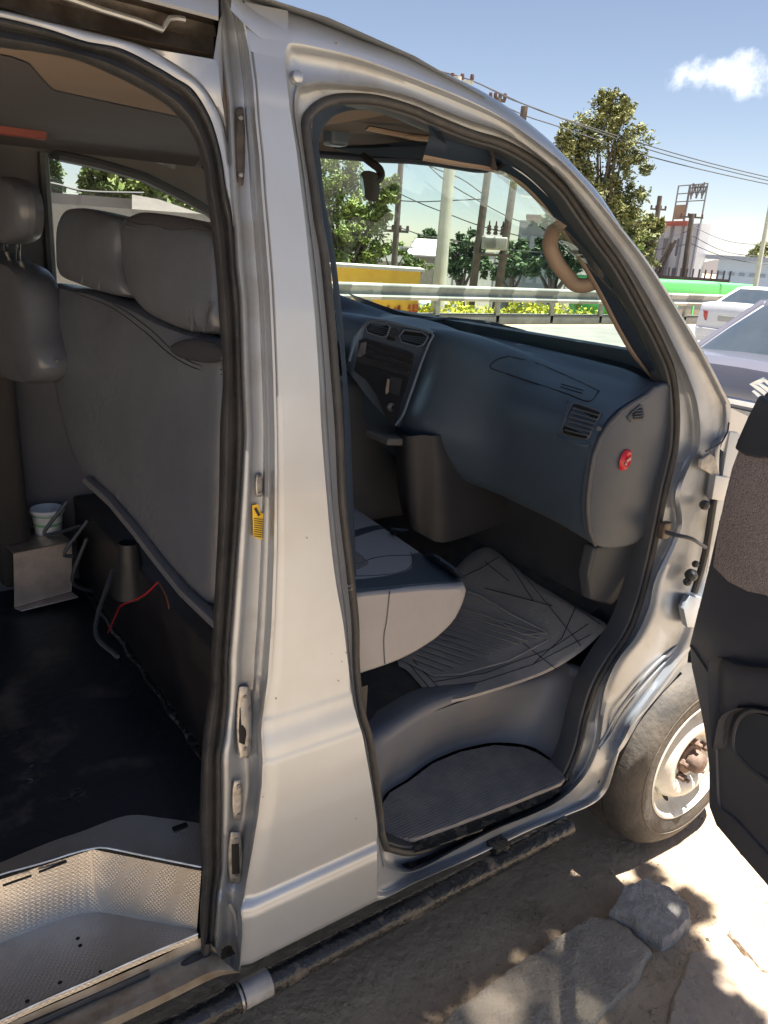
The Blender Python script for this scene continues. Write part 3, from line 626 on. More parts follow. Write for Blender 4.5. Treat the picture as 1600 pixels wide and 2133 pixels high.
# red round emblem knob on the end cap
red = mat('red plastic', (.62, .02, .035), .3, col2=(.5, .015, .03), nscale=20)
k0 = PY(1302, 958, .12)
kn = MB(); kn.lathe([(.0, -.004), (.012, -.004), (.0165, -.009), (.021, -.006), (.0235, 0)], Vector((0, 0, 0)), (0, 1, 0), 32)
kn.v = [Vector((v.x*.85+v.z*.12, v.y, v.z*1.18))+k0 for v in kn.v]
ko = kn.build('round_knob', red, dob, angle=80); ko['label'] = 'small red round plastic knob'
for dx, dz in ((-.004, -.008), (.006, .004), (.0, .0)):
    MB().box(k0+Vector((dx, -.008, dz)), (.007, .004, .006), Matrix.Rotation(.6, 3, 'Y'), .001).build('glint', mat('knob highlight', (.6, .4, .4), .3, col2=(.5, .3, .3)), ko)  # highlights on the knob, put in as small pale chips
# triangular side vent in the cap
tv = [(1307,871),(1316,858),(1335,842),(1342,845),(1344,866),(1340,877),(1316,880)]
to = MB().prism([PY(x, y, .118) for x, y in tv], Vector((0, .01, 0)), .003).build('side_vent', plast_d, dob)
MB().prism([PY(x, y, .1165) for x, y in [(1319,862),(1336,849),(1340,852),(1341,868),(1338,872),(1320,873)]], Vector((0, .004, 0)), 0).build('opening', black, to)
for k in range(3):
    MB().tube([PY(1321+k*2, 868-k*6, .113), PY(1340, 866-k*6, .113)], .0012, 5).build('slat', plast, to)
# helper: a point on the dash face surface (ray / swept section), from measured image points
from mathutils.bvhtree import BVHTree
_bv = BVHTree.FromPolygons([tuple(v) for v in dash.v], dash.f)
def DP(px, py, off=.003):
    d = ray(px, py).normalized(); h = _bv.ray_cast(CAM_C, d)
    return (h[0]-d*off) if h[0] is not None else PY(px, py, .5)
def on_dash(pts, m, name, th=.004, parent=None, sub=True, off=.003):
    P = [DP(x, y, off) for x, y in pts]
    return MB().add(P, [tuple(range(len(P)))]).build(name, m, parent or dob, smooth=False)
seam = mat('panel gap', (.012, .014, .018), .8, col2=(.015, .017, .02))
def seamline(pts, nm='airbag_seam', r=.0018, m=None, n=30, par=None):
    P = crv([DP(x, y, .0012) for x, y in pts], n); MB().tube(P, r, 5).build(nm, m or seam, par or dob)
seamline([(1062,742),(1038,748),(1022,765),(1060,780),(1120,800),(1180,820),(1228,836),(1248,814)], n=50)
seamline([(1062,742),(1120,757),(1180,782),(1248,814)], r=.0009)
seamline([(1170,800),(1215,813)], r=.0014); seamline([(1168,806),(1213,819)], r=.0014)
# main face vent: raised bezel, dark opening, slats, dial
bz = [(1180,836),(1190,838),(1276,862),(1270,878),(1238,926),(1230,930),(1165,912),(1160,903),(1170,868)]
seamline(bz+[bz[0]], 'vent_bezel', .0032, plast, 60)
vo = on_dash([(1193,843),(1200,841),(1250,858),(1248,868),(1227,910),(1218,914),(1174,903),(1172,893),(1180,868)], black, 'face_vent', off=.004)
seamline([(1193,843),(1200,841),(1250,858),(1248,868),(1227,910),(1218,914),(1174,903),(1172,893),(1180,868),(1193,843)], 'vent_rim', .0028, plast_w, 60, vo)
for k in range(6):
    t = (k+.5)/6; a = lerp2((1195, 845), (1175, 900), t); b = lerp2((1249, 861), (1223, 912), t)
    MB().tube([DP(*a, .009), DP(*lerp2(a, b, .5), .009), DP(*b, .009)], .0020, 6).build('slat', plast_w, vo)
MB().lathe([(0, -.004), (.006, -.004), (.006, .004)], DP(1248, 893, .004), ray(1248, 893), 14).build('dial', plast_d, vo)
# speaker grille: pattern of pierced dots
gr = MB()
for i in range(11):
    for j in range(10):
        gx, gy = 1133+i*5.6+j*.4, 1032+j*6+i*1.9
        c = DP(gx, gy, .0008); gr.add([c+Vector((.0013*math.cos(a), -.0005, .0016*math.sin(a))) for a in (0, 1.05, 2.1, 3.14, 4.2, 5.2)], [(0, 1, 2, 3, 4, 5)])
gr.build('speaker_grille', black, dob, smooth=False)
# ---- centre stack
def CY(p, y): return PY(p[0], p[1], y)
stackf = [(770,662,.98),(800,668,.93),(840,676,.87),(880,686,.80),(898,694,.76),(905,702,.745)]
stackb = [(706,772,1.04),(728,780,1.0),(760,800,.95),(800,850,.86),(822,888,.79),(838,905,.75)]
sk = []
# face rails top to bottom
TOPR = [(736,704,1.08),(768,666,1.0),(800,668,.94),(850,680,.86),(896,692,.78)]
MIDR = [(724,748,1.08),(745,745,1.0),(780,760,.94),(825,775,.86),(870,790,.78)]
LOWR = [(720,770,1.08),(738,790,1.0),(768,830,.94),(806,870,.86),(832,890,.78)]
sk = [[PY(x, y, d)+Vector((.06, 0, -.01)) for x, y, d in [(768,645,1.08),(800,650,1.0),(840,655,.94),(890,668,.86),(930,684,.78)]], [PY(*p) for p in TOPR], [PY(*p) for p in MIDR], [PY(*p) for p in LOWR]]
stk_o = loft(sk, 40, index=True).build('centre_stack', mat('stack face plastic', (.085, .12, .17), .4, col2=(.075, .105, .15), nscale=5), dob, angle=60)
def stack_y(px): return .78+(896-px)*.30/160
def SP(px, py, off=.0):
    # on the stack's face plane through three of its measured points
    a, b, c = PY(768,666,1.0), PY(896,692,.78), PY(832,890,.78); n = (b-a).cross(c-a).normalized()
    p = PN(px, py, a, n); return p-ray(px, py).normalized()*off
def on_stack(pts, m, name, off=.003, par=None, th=.004):
    P = [SP(x, y, off) for x, y in pts]; return MB().prism(P, ray(800, 760).normalized()*th, 0).build(name, m, par or stk_o, smooth=False)
bezel = mat('stack bezel', (.15, .20, .27), .35, col2=(.12, .165, .23), nscale=6)
MB().tube(crv([SP(x, y, .004) for x, y in [(728,752),(742,708),(756,682),(775,668),(800,668),(850,680),(900,694),(893,716),(876,760),(858,812),(840,862),(824,886)]], 60), .004, 6).build('stack_bezel', bezel, stk_o)
for vv in ([(762,680),(772,670),(806,674),(813,682),(806,700),(796,702),(765,692)], [(832,700),(842,687),(880,692),(892,702),(882,718),(870,722),(836,712)]):
    v1 = on_stack(vv, black, 'stack_vent', .004)
    MB().tube([SP(x, y, .007) for x, y in vv+[vv[0]]], .0026, 6).build('vent_rim', bezel, v1)
    for k in range(4):
        a = lerp2(vv[0], vv[-1], (k+.5)/4); b = lerp2(vv[3], vv[4], (k+.5)/4); MB().tube([SP(a[0]+3, a[1]-4, .008), SP(b[0]-2, b[1], .008)], .0016, 5).build('slat', plast, v1)
on_stack([(814,684),(828,686),(826,700),(812,698)], plast_d, 'hazard_button', .007)
on_stack([(808,700),(824,704),(822,711),(806,708)], seam, 'hazard_button', .006)
# empty radio slots, loose bracket, cigarette socket
rs = on_stack([(748,708),(762,704),(862,738),(858,776),(852,786),(742,752)], mat('slot dark', (.025, .028, .035), .5, col2=(.04, .042, .05), nscale=20), 'radio_slot', .003)
on_stack([(752,715),(764,712),(762,736),(750,744),(744,742)], mat('slot light', (.20, .20, .21), .5, col2=(.12, .12, .14), nscale=30), 'bracket', .008, rs)
for k, (a, b) in enumerate(((( 766,716), (860,748)), ((764,728), (856,760)), ((760,742), (852,774)))):
    MB().tube([SP(*a, .010), SP(*b, .010)], .003, 5).build('rail', mat('slot rail', (.08, .085, .1), .4, .4, col2=(.05, .05, .06), nscale=30), rs)
on_stack([(742,752),(852,788),(832,850),(822,884),(806,874),(784,822),(762,790),(736,772)], mat('stack recess', (.010, .013, .018), .6, col2=(.016, .018, .024)), 'lower_recess', .002)
on_stack([(807,789),(812,790),(810,816),(804,822),(803,812)], mat('pale bracket', (.5, .42, .36), .5, col2=(.3, .25, .22), nscale=40), 'bracket', .010, rs)
on_stack([(814,784),(838,790),(832,824),(812,818)], plast_d, 'ashtray', .006)
MB().lathe([(0, .002), (.008, .0), (.012, -.004), (.014, 0)], SP(815, 848, .004), ray(815, 848), 20).build('lighter_socket', plast_w, stk_o)
# lower console: shelf bracket and vertical box going down to the floor
MB().box(PY(812, 912, .80), (.10, .12, .022), Matrix.Rotation(.1, 3, 'Y'), .006).build('ashtray_shelf', plast_w, dob)
lc = [[PY(845,908,.72), PY(880,906,.69), PY(905,908,.67)], [PY(842,960,.72), PY(885,960,.69), PY(925,965,.66)], [PY(850,1060,.72), PY(882,1085,.69), PY(935,1090,.65)], [PY(858,1100,.73), PY(882,1115,.70), PY(925,1130,.66)]]
lcm = MB()
for r_ in lc: r_.insert(0, r_[0]+Vector((.05, .12, 0))); r_.append(r_[-1]+Vector((.3, .05, 0)))
lcm.grid([crv(r_, 24) for r_ in lc]); lcm.build('lower_console', mat('console plastic', (.030, .034, .044), .6, col2=(.022, .025, .033), nscale=5), dob, angle=60)
# dark bulkhead under the dash, driver side darkness, steering column area
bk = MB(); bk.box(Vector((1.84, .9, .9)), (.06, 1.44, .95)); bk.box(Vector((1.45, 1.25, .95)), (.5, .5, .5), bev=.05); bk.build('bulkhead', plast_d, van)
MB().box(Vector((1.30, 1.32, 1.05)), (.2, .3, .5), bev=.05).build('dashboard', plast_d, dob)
# steering wheel on the far side is hidden by the stack; its column cowl is not seen
# ---- floor of the cab, riser, step tread
fl_ = MB(); FX = [.60, .8, 1.0, 1.2, 1.42, 1.55, 1.68, 1.80]
fl_.grid([[Vector((x, y, floor_z(x)-.004)) for x in FX] for y in (.26, .5, .8, 1.1, 1.55)])
fl_.build('cab_floor', carpet, van)
TD = [(800,1742),(862,1747),(950,1716),(1060,1675),(1140,1643),(1170,1630),(1178,1620),(1165,1600),(1148,1585),(1120,1568),(1090,1556),(1030,1551),(960,1565),(900,1590),(850,1628),(812,1650),(797,1672),(796,1700)]
tdm = mat('ribbed step rubber', (.19, .185, .195), .8, col2=(.28, .26, .25), nscale=14, ramp=(.4, .7), extra=ribs('Y', 38, .9))
MB().prism([PZ(x, y, .285) for x, y in TD], Vector((0, 0, -.012)), .003).build('step_tread', tdm, van, smooth=False)
wl_m = mat('step well plastic', (.13, .15, .19), .5, col2=(.17, .175, .19), nscale=5, bump=.05, bscale=200)
BOT = [PZ(x, y, .275) for x, y in [(785,1800),(790,1735),(792,1690),(805,1652),(850,1622),(900,1586),(960,1561),(1030,1547),(1095,1552),(1130,1568),(1165,1596),(1184,1618),(1195,1640)]]
TOPp = [(760,1600,.13),(766,1562,.20),(780,1545,.22),(800,1528,.24),(845,1500,.25),(900,1468,.26),(980,1443,.265),(1060,1428,.26),(1120,1415,.25),(1170,1400,.22),(1215,1398,.16),(1235,1410,.10),(1238,1432,.075)]
TOPr = [PY(*p) for p in TOPp]
bt, tq = crv(BOT, 60), crv(TOPr, 60)
wr = []
for t, o in ((0, 0), (.04, .006), (.15, .012), (.5, .004), (.85, -.002), (.95, -.001), (1., .008)):
    wr.append([a.lerp(b, t)+Vector((0, o, 0)) for a, b in zip(bt, tq)])
wr.append([p+Vector((.0, .03, .004)) for p in tq]); wr.append([p+Vector((.0, .09, -.01)) for p in tq])
loft(wr, 90, index=True).build('step_well', wl_m, van, angle=60)
# edge of the well floor between tread and seal, dirty
nb = [PZ(x, y, .270) for x, y in [(780,1790),(870,1775),(960,1742),(1060,1700),(1150,1660),(1200,1610)]]
nf = [PZ(x, y, .278) for x, y in [(790,1690),(860,1700),(950,1700),(1060,1660),(1140,1630),(1165,1590)]]
loft([nb, nf], 40).build('step_well', dirty_black, van)
kick = [(862,1755,.262),(1004,1705,.262),(1004,1725,.262),(925,1755,.262),(840,1778,.262)]
MB().prism([PZ(830,1752,.272), PZ(865,1752,.272), PZ(1000,1704,.272), PZ(1006,1716,.268), PZ(1006,1728,.262), PZ(920,1758,.262), PZ(840,1775,.262)], Vector((0, 0, -.006)), .002).build('kick_strip', dirty_black, van)
MB().prism([PZ(1018,1700,.272), PZ(1140,1655,.272), PZ(1165,1640,.270), PZ(1100,1675,.264), PZ(1022,1710,.264)], Vector((0, 0, -.006)), .002).build('kick_strip', dirty_black, van)
# scratches in the well wall
_bw = BVHTree.FromPolygons([tuple(v) for v in sum([r for r in wr], [])], [(i*60+j, i*60+j+1, (i+1)*60+j+1, (i+1)*60+j) for i in range(len(wr)-1) for j in range(59)])
def WP_(px, py):
    d = ray(px, py).normalized(); h = _bw.ray_cast(CAM_C, d); return (h[0]-d*.001) if h[0] else PY(px, py, .25)
for pts in ([(900,1533),(930,1521),(970,1510),(1005,1500),(1022,1494)], [(817,1623),(824,1606)], [(830,1622),(842,1614)]):
    MB().tube([WP_(*p) for p in pts], .0009, 4).build('scratch', mat('scratch', (.3, .29, .28), .7, col2=(.2, .2, .2), nscale=30), van)
# ---- front bench seat
SPF = [(.66, .715), (.74, .722), (.814, .726), (.915, .731), (.981, .743), (1.042, .765), (1.088, .797), (1.110, .836), (1.116, .868), (1.108, .882), (1.05, .893), (.98, .905), (.876, .918), (.797, .927), (.66, .93)]
bs = MB(); ys_ = [.145, .15, .165, .3, .5, .7, .80, .835, .845]
for q in (0,):
    prof = crv([(a, b, 0) for a, b in SPF], 60)
    cx, cz = .86, .83
    rws = []
    for y, s_ in ((.143, .90), (.146, .95), (.152, .98), (.165, 1.0), (.3, 1.0), (.45, 1.0), (.6, 1.0), (.72, 1.0), (.80, .99), (.82, .96), (.83, .9)):
        sh = .10*max(0, y-.15)
        rws.append([Vector((cx+(p.x-cx)*s_+(sh if p.x > .7 else 0), y, cz+(p.y-cz)*s_)) for p in prof])
    bs.grid(rws, closed=True); bs.poly(rws[0]); bs.poly(rws[-1][::-1])
seat = bs.build('front_seat', leather_l, van, angle=50)
_bs = BVHTree.FromPolygons([tuple(v) for v in bs.v], bs.f)
def SQ(px, py, off=.004):
    for t in range(12):
        d = ray(px+(820-px)*t*.012, py+(1190-py)*t*.012).normalized(); h = _bs.ray_cast(CAM_C, d)
        if h[0]: return h[0]-d*off
    return PZ(px, py, .91)
def patch(pts, m, name, off, par, nsub=18):
    o = crv([(x, y, 0) for x, y in pts], 70, True); c = sum(o, Vector())/len(o); b = MB(); rws = []
    for k in range(nsub+1):
        t = 1-k/nsub*.985; rws.append([SQ(c.x+(p.x-c.x)*t, c.y+(p.y-c.y)*t, off*(1 if k else .15)) for p in o])
    b.grid(rws, closed=True); return b.build(name, m, par)
def strip(A, B, m, name, off, n=40, k=14):
    a, b = crv([(x, y, 0) for x, y in A], n), crv([(x, y, 0) for x, y in B], n)
    MB().grid([[SQ(*lerp2(p, q, t/k), off if 0 < t < k else off*.2) for p, q in zip(a, b)] for t in range(k+1)]).build(name, m, seat)
strip([(728,1208),(770,1204),(812,1198),(850,1188),(864,1172),(858,1155),(880,1150),(910,1156),(945,1180),(970,1203)], [(728,1238),(780,1231),(820,1227),(850,1222),(885,1219),(905,1217),(920,1216),(940,1215),(958,1213),(973,1211)], leather_b, 'front_border', .003)
strip([(728,1108),(760,1098),(794,1094),(842,1106)], [(728,1124),(765,1110),(800,1102),(844,1109)], leather_b, 'stripe', .003)
strip([(728,1146),(745,1150),(768,1170)], [(728,1190),(745,1186),(764,1178)], fabric2, 'patterned_patch', .003)
for pts in ([(728,1232),(800,1224),(880,1216),(950,1212),(974,1208)], [(728,1200),(790,1198),(840,1190),(860,1172),(856,1150)], [(812,1232),(806,1290),(800,1330),(802,1385)], [(728,1180),(790,1160),(862,1156)], [(728,1112),(780,1098),(850,1104)]):
    MB().tube([SQ(p.x, p.y, .0015) for p in crv([(x, y, 0) for x, y in pts], 40)], .0014, 5).build('piping', leather_b, seat)
# ---- backrest of the bench seen from behind, with plastic edge
BR = [(80,598),(150,596),(215,612),(280,638),(330,664),(400,690),(455,706),(466,740),(466,900),(462,1100),(455,1260),(440,1276),(380,1222),(330,1160),(270,1085),(200,1012),(160,975),(128,880),(100,740)]
SB0 = Vector((.533, .2, 1.387)); SBN = (Vector((.425, 1.1, 1.457))-SB0).cross(Vector((.49, .16, .94))-SB0).normalized()
if SBN.x < 0: SBN = -SBN
def PS(px, py, off=0.): return PN(px, py, SB0+SBN*off, SBN)
br = puff([PS(x, y) for x, y in BR], SBN, .09, .018, n=90); bro = br.build('seat_back', leather, van)
_bb = BVHTree.FromPolygons([tuple(v) for v in br.v], br.f)
def BQ(px, py, off=.002):
    d = ray(px, py).normalized(); h = _bb.ray_cast(CAM_C, d); return (h[0]-d*off) if h[0] else PS(px, py)
MB().tube([PS(x, y, -.012) for x, y in [(185,1000),(235,1045),(285,1105),(335,1170),(385,1232),(440,1284),(464,1306)]], .015, 8, flat=.7).build('lower_edge', mat('seat edge plastic', (.11, .115, .13), .35, col2=(.09, .095, .105)), bro)
for pts in ([(150,608),(230,640),(300,690),(350,735),(400,765),(462,780)], [(160,604),(240,636),(310,684),(356,727),(404,757),(462,770)]):
    MB().tube(crv([BQ(x, y, .001) for x, y in pts], 40), .0012, 4).build('stitching', leather_d, bro)
puff([PS(x, y, -.0175) for x, y in [(352,724),(378,710),(410,706),(440,712),(461,728),(462,750),(435,756),(400,751),(370,742)]], SBN, .002, .005, n=40, e=.001).build('dark_pad', leather_d, bro)
# headrests
def headrest(out, x, th, m, lab=None):
    b = puff([PS(px, py, x) for px, py in out], SBN, th, .024, n=60); o = b.build('headrest', m, bro)
    if lab: o['label'] = lab
    c = sum([PS(px, py, x) for px, py in out], Vector())/len(out); zb = min(PS(px, py, x).z for px, py in out)
    for d in (-.05, .05): MB().tube([Vector((c.x+.05, c.y+d, zb+.04)), Vector((c.x+.05, c.y+d, zb-.06))], .006, 8).build('post', steel, o)
    return o
headrest([(250,470),(262,452),(300,440),(350,445),(410,460),(445,480),(458,520),(460,640),(455,690),(405,694),(352,678),(300,648),(268,600),(254,540)], .0, .10, leather)
headrest([(120,470),(135,438),(165,430),(210,440),(245,454),(252,480),(250,540),(264,608),(250,618),(205,608),(165,594),(124,572),(118,520)], .0, .10, leather)
for cap_ in ([(262,458),(282,446),(302,442),(350,447),(408,461),(440,480),(400,476),(352,480),(322,470),(290,468)],):
    puff([PS(x, y, -.017) for x, y in cap_], SBN, .002, .004, n=40, e=.001).build('top_panel', leather_d, bro)
for pts in ([(262,470),(300,480),(330,500),(345,502)], [(400,690),(402,650),(398,610)], [(425,690),(428,655),(436,630)], [(170,590),(176,560),(172,530)], [(205,604),(208,570),(204,545)], [(150,470),(160,474),(172,472)]):
    MB().tube(crv([PS(x, y, -.0165) for x, y in pts], 14), .0022, 5).build('crease', leather, bro)
# driver seat on the far side
ds = puff([PX(x, y, .36) for x, y in [(-30,540),(0,541),(28,556),(48,596),(62,680),(80,770),(60,800),(10,790),(-30,760)]], (1, 0, 0), .08, .02, n=60).build('seat_back', leather, van)
puff([PX(x, y, .36) for x, y in [(-40,380),(-20,370),(0,366),(24,376),(38,410),(42,455),(36,492),(10,508),(-20,502),(-40,500)]], (1, 0, 0), .05, .02, n=50).build('headrest', leather, ds)
for px in (12, 38): MB().tube([PX(px, 500, .40), PX(px, 545, .40)], .006, 8).build('post', chrome, ds)
MB().tube(crv([PX(x, y, .40) for x, y in [(40,722),(70,740),(95,750),(118,752)]], 12), .004, 6).build('belt_guide', plast_w, ds)
# third-row dark seat shapes and wall at the extreme left
MB().box(Vector((.36, 1.5, 1.15)), (.10, .12, 1.3), bev=.03).build('belt_pillar', mat('belt pillar cloth', (.018, .016, .015), .8, col2=(.025, .022, .02)), van)
MB().box(PY(25, 240, 1.35), (.16, .03, .10), bev=.006).build('warning_panel', mat('dim red', (.22, .05, .04), .6, col2=(.16, .04, .04)), van)
MB().box(PY(66, 248, 1.35), (.03, .02, .09), bev=.003).build('warning_panel', mat('dim blue', (.03, .06, .16), .6, col2=(.03, .05, .13)), van)
# rear floor, riser under the bench, passenger steps of tread plate
rf = MB(); rf.add([(-3, .245, .446), (.10, .245, .446), (.27, .235, .446), (.43, .075, .446), (.60, .06, .446), (.60, 1.56, .446), (-3, 1.56, .446)], [(0, 1, 2, 3, 4, 5, 6)])
rf.build('rear_floor', floor_m, van, smooth=False)
eng = MB(); eng.box(Vector((.61, .86, .60)), (.08, 1.40, .30), bev=.01); eng.box(Vector((.72, .86, .56)), (.3, 1.36, .22)); eng.build('seat_base', mat('seat base black', (.012, .013, .018), .5, col2=(.03, .028, .03), nscale=9), van)
MB().tube([Vector((.566+.004*math.sin(k*1.7), .15+k*.045, .449)) for k in range(31)], .012, 6, flat=.6).build('floor_edge', dirty_black, van)
MB().lathe([(.026, .0), (.034, -.06), (.044, -.13), (.048, -.155)], PX(268, 1130, .56), (0, 0, 1), 24).build('lever_cone', mat('cone rubber', (.018, .02, .024), .5, col2=(.03, .032, .036)), van)
for k in range(5):
    rr_ = random.Random(k); a = Vector((.52+rr_.uniform(-.03, .03), 1.05+rr_.uniform(-.25, .35), .80+rr_.uniform(-.1, .05))); b = a+Vector((rr_.uniform(-.1, .1), rr_.uniform(-.3, .3), rr_.uniform(-.22, .05)))
    MB().tube(crv([a, a.lerp(b, .5)+Vector((-.05, 0, -.04)), b], 14), .006, 6).build('cable', plast_d, van)
LPz = .31; UPz = .449
lowe = ext([(0,1965),(80,1933),(150,1908),(180,1902),(215,1901),(300,1917),(410,1937)])
lowf = [PZ(x, y, LPz) for x, y in lowe]; lown = [PZ(x, y, LPz) for x, y in ext([(0,2126),(60,2098),(120,2071),(180,2045),(240,2018),(320,1983),(412,1945)])]
a_, b_ = crv(lowf, 70), crv(lown, 70)
sp_ = MB(); sp_.grid([[p+Vector((0, .0, 0)) for p in a_], [p.lerp(q, .5) for p, q in zip(a_, b_)], b_, [p+Vector((0, -.002, -.012)) for p in b_]])
spo = sp_.build('step_plate', plate, van, angle=50)
MB().tube(b_, .003, 6).build('edge', alu, spo)
upe = ext([(0,1822),(50,1808),(100,1794),(150,1778),(190,1768),(220,1766),(300,1782),(420,1806)])
upf = crv([PZ(x, y, UPz) for x, y in upe], 70)
MB().grid([a_, [p.lerp(q, .5) for p, q in zip(a_, upf)], upf]).build('step_plate', plate, van)
upb = crv([PZ(x, y, UPz) for x, y in ext([(0,1797),(50,1776),(110,1752),(170,1732),(265,1699),(340,1704),(425,1716)])], 70)
upo = MB().grid([upf, [p.lerp(q, .5) for p, q in zip(upf, upb)], upb]).build('step_plate', plate, van)
MB().tube(upf, .0028, 6).build('edge', alu, upo)
MB().box(PZ(375, 1722, UPz+.002), (.03, .012, .002)).build('dirt_spot', black, upo)
for q in ((5,1842,65,1821),(80,1814,138,1792)):
    MB().tube([PZ(q[0], q[1], UPz-.012)+Vector((0, -.004, 0)), PZ(q[2], q[3], UPz-.012)+Vector((0, -.004, 0))], .0025, 5).build('slot', black, upo)
for q in ((162,1955),(167,1970),(125,2047),(57,2086),(209,2024)):
    MB().lathe([(0, .001), (.004 if q[0] < 170 else .003, .0005)], PZ(*q, LPz), (0, 0, 1), 12).build('rivet_hole', black, spo)
# sill below the sliding door: track channel, outer lip
SL = [[(-140,2200),(0,2140),(200,2052),(330,1995),(415,1955),(448,1975)], [(-100,2215),(20,2155),(200,2080),(330,2020),(420,1985),(455,1990)], [(-60,2240),(60,2170),(200,2110),(330,2050),(430,2005),(468,2004)], [(0,2250),(130,2170),(240,2120),(350,2068),(440,2025),(490,2022)], [(10,2265),(150,2180),(250,2134),(360,2080),(450,2036),(500,2026)]]
zz = [.295, .262, .268, .262, .238]
sl_r = [[PZ(x, y, z) for x, y in ext([(max(q[0], 0) if 0 else q[0], q[1]) for q in r_ if q[0] >= 0])] for r_, z in zip(SL, zz)]
loft(sl_r, 60, index=True).build('sliding_door_sill', mat('dirty sill paint', (.42, .39, .34), .45, .5, col2=(.22, .17, .12), nscale=14, ramp=(.4, .7), bump=.1), van, angle=50)
MB().tube([PZ(x, y, .268) for x, y in [(30,2150),(150,2095),(240,2055),(310,2024)]], .009, 6).build('sliding_door_sill', rubber, van)
# sagging end of the seal at the pillar foot
MB().tube(crv([S(x, y, .05) for x, y in [(432,1960),(425,1990),(405,2000),(385,2012),(378,2022)]], 16), .010, 8).build('sliding_door_seal', rubber, van)
# outer sill underside, floor pan and far sides
pan = MB(); pan.box(Vector((-.6, .82, .215)), (4.6, 1.50, .03)); pan.box(Vector((-.8, .12, .20)), (2.3, .12, .05)); pan.box(Vector((1.1, .14, .20)), (.75, .10, .04)); pan.build('under_floor', dirty_black, van)
MB().box(Vector((-3.0, .84, 1.1)), (.04, 1.46, 1.75)).build('tail_panel', mat('rear dark trim', (.05, .04, .03), .9, col2=(.07, .055, .04), nscale=5), van)
MB().box(Vector((1.79, .84, .55)), (.06, 1.4, .75)).build('bulkhead', plast_d, van)
# wheel-arch inner liner
al = MB(); rr2 = []
for k in range(15):
    a = math.pi*(k/14); rr2.append([Vector((1.95-.37*math.cos(a), y, .22+.37*math.sin(a))) for y in (.035, .3)])
al.grid(rr2); al.build('wheel_arch_liner', plast_d, van)
# brown carpet wall panel seen at far left
MB().box(Vector((-.3, 1.50, .9)), (.9, .06, .5), bev=.01).build('side_carpet', mat('brown carpet', (.045, .032, .018), .95, col2=(.03, .022, .014), nscale=60, bump=.5), van)
# black side tube (running board)
tp_ = [PY(x, y, .012) for x, y in [(-60,2330),(240,2180),(520,2050),(800,1923),(1000,1822),(1150,1745),(1186,1727)]]
a0, a1 = tp_[0], tp_[-1]
zt_, yt_ = .155, .01
tub = MB().tube([Vector((x, yt_, zt_)) for x in [-2.2, -1, 0, .3, .5, .7, .9, 1.1, 1.3, 1.42, 1.44]], lambda t: .027, 20)
to_ = tub.build('side_step_tube', dirty_black, van)
MB().tube([Vector((x, yt_, zt_)) for x in (.485, .52, .545)], .0276, 20, cap=False).build('tape', white_tape, to_)
MB().tube([Vector((.475, yt_, zt_)), Vector((.480, yt_, zt_))], .030, 20, cap=False).build('clamp', steel, to_)
for x in (.1, 1.2): MB().box(Vector((x, .05, .185)), (.05, .08, .02)).build('bracket', dirty_black, to_)
# ---- front wheel
WC = Vector((1.93, -.03, .21)); ax = Vector((0, -1, 0))
whl = MB(); TP = [(.185, -.005), (.19, .003), (.215, .008), (.245, .006), (.268, -.004), (.283, -.018), (.292, -.032), (.297, -.05), (.300, -.075), (.300, -.078), (.292, -.080), (.292, -.086), (.301, -.088), (.303, -.12), (.295, -.122), (.295, -.128), (.303, -.13), (.301, -.165), (.296, -.185), (.283, -.2), (.24, -.21), (.19, -.205)]
whl.lathe([(r_*1.03, h_) for r_, h_ in TP], WC, ax, 120); wo = whl.build('front_wheel', None, van); wo.data.materials.append(tyre_m)
MB().lathe([(.240, .0085), (.2405, .0095), (.243, .0085)], WC, ax, 90).build('sidewall_line', mat('scuffed rubber', (.2, .17, .14), .9, col2=(.12, .1, .08), nscale=30), wo)
RM = [(.194, -.004), (.196, .004), (.190, .006), (.184, .0), (.180, -.012), (.176, -.03), (.165, -.045), (.150, -.048), (.142, -.038), (.132, -.012), (.118, .004), (.100, .006), (.082, -.004), (.074, -.018), (.066, -.020), (.05, -.02)]
rmb = MB().lathe(RM, WC, ax, 90); rmo = rmb.build('rim', rim_m, wo, angle=50)
for k in range(12):
    a = 2*math.pi*k/12+.1; u = Vector((math.cos(a), 0, math.sin(a))); v = Vector((-math.sin(a), 0, math.cos(a))); c = WC+u*.142+ax*(-.0345)
    MB().add([c+u*(.008*math.cos(q))+v*(.016*math.sin(q))+ax*(.012*math.cos(q)+.003) for q in [2*math.pi*i/14 for i in range(14)]], [tuple(range(14))]).build('vent_hole', black, rmo, smooth=False)
hb = MB().lathe([(.052, -.03), (.05, -.01), (.034, -.008), (.032, .022), (.026, .030), (.012, .034), (0, .035)], WC, ax, 32).build('hub', hub_m, wo)
for k in range(5):
    a = 2*math.pi*k/5+.4; c = WC+Vector((math.cos(a), 0, math.sin(a)))*.062
    MB().lathe([(.012, -.02), (.012, .004), (.006, .008), (.006, .018), (0, .02)], c, ax, 6).build('lug_nut', hub_m, hb, smooth=False)
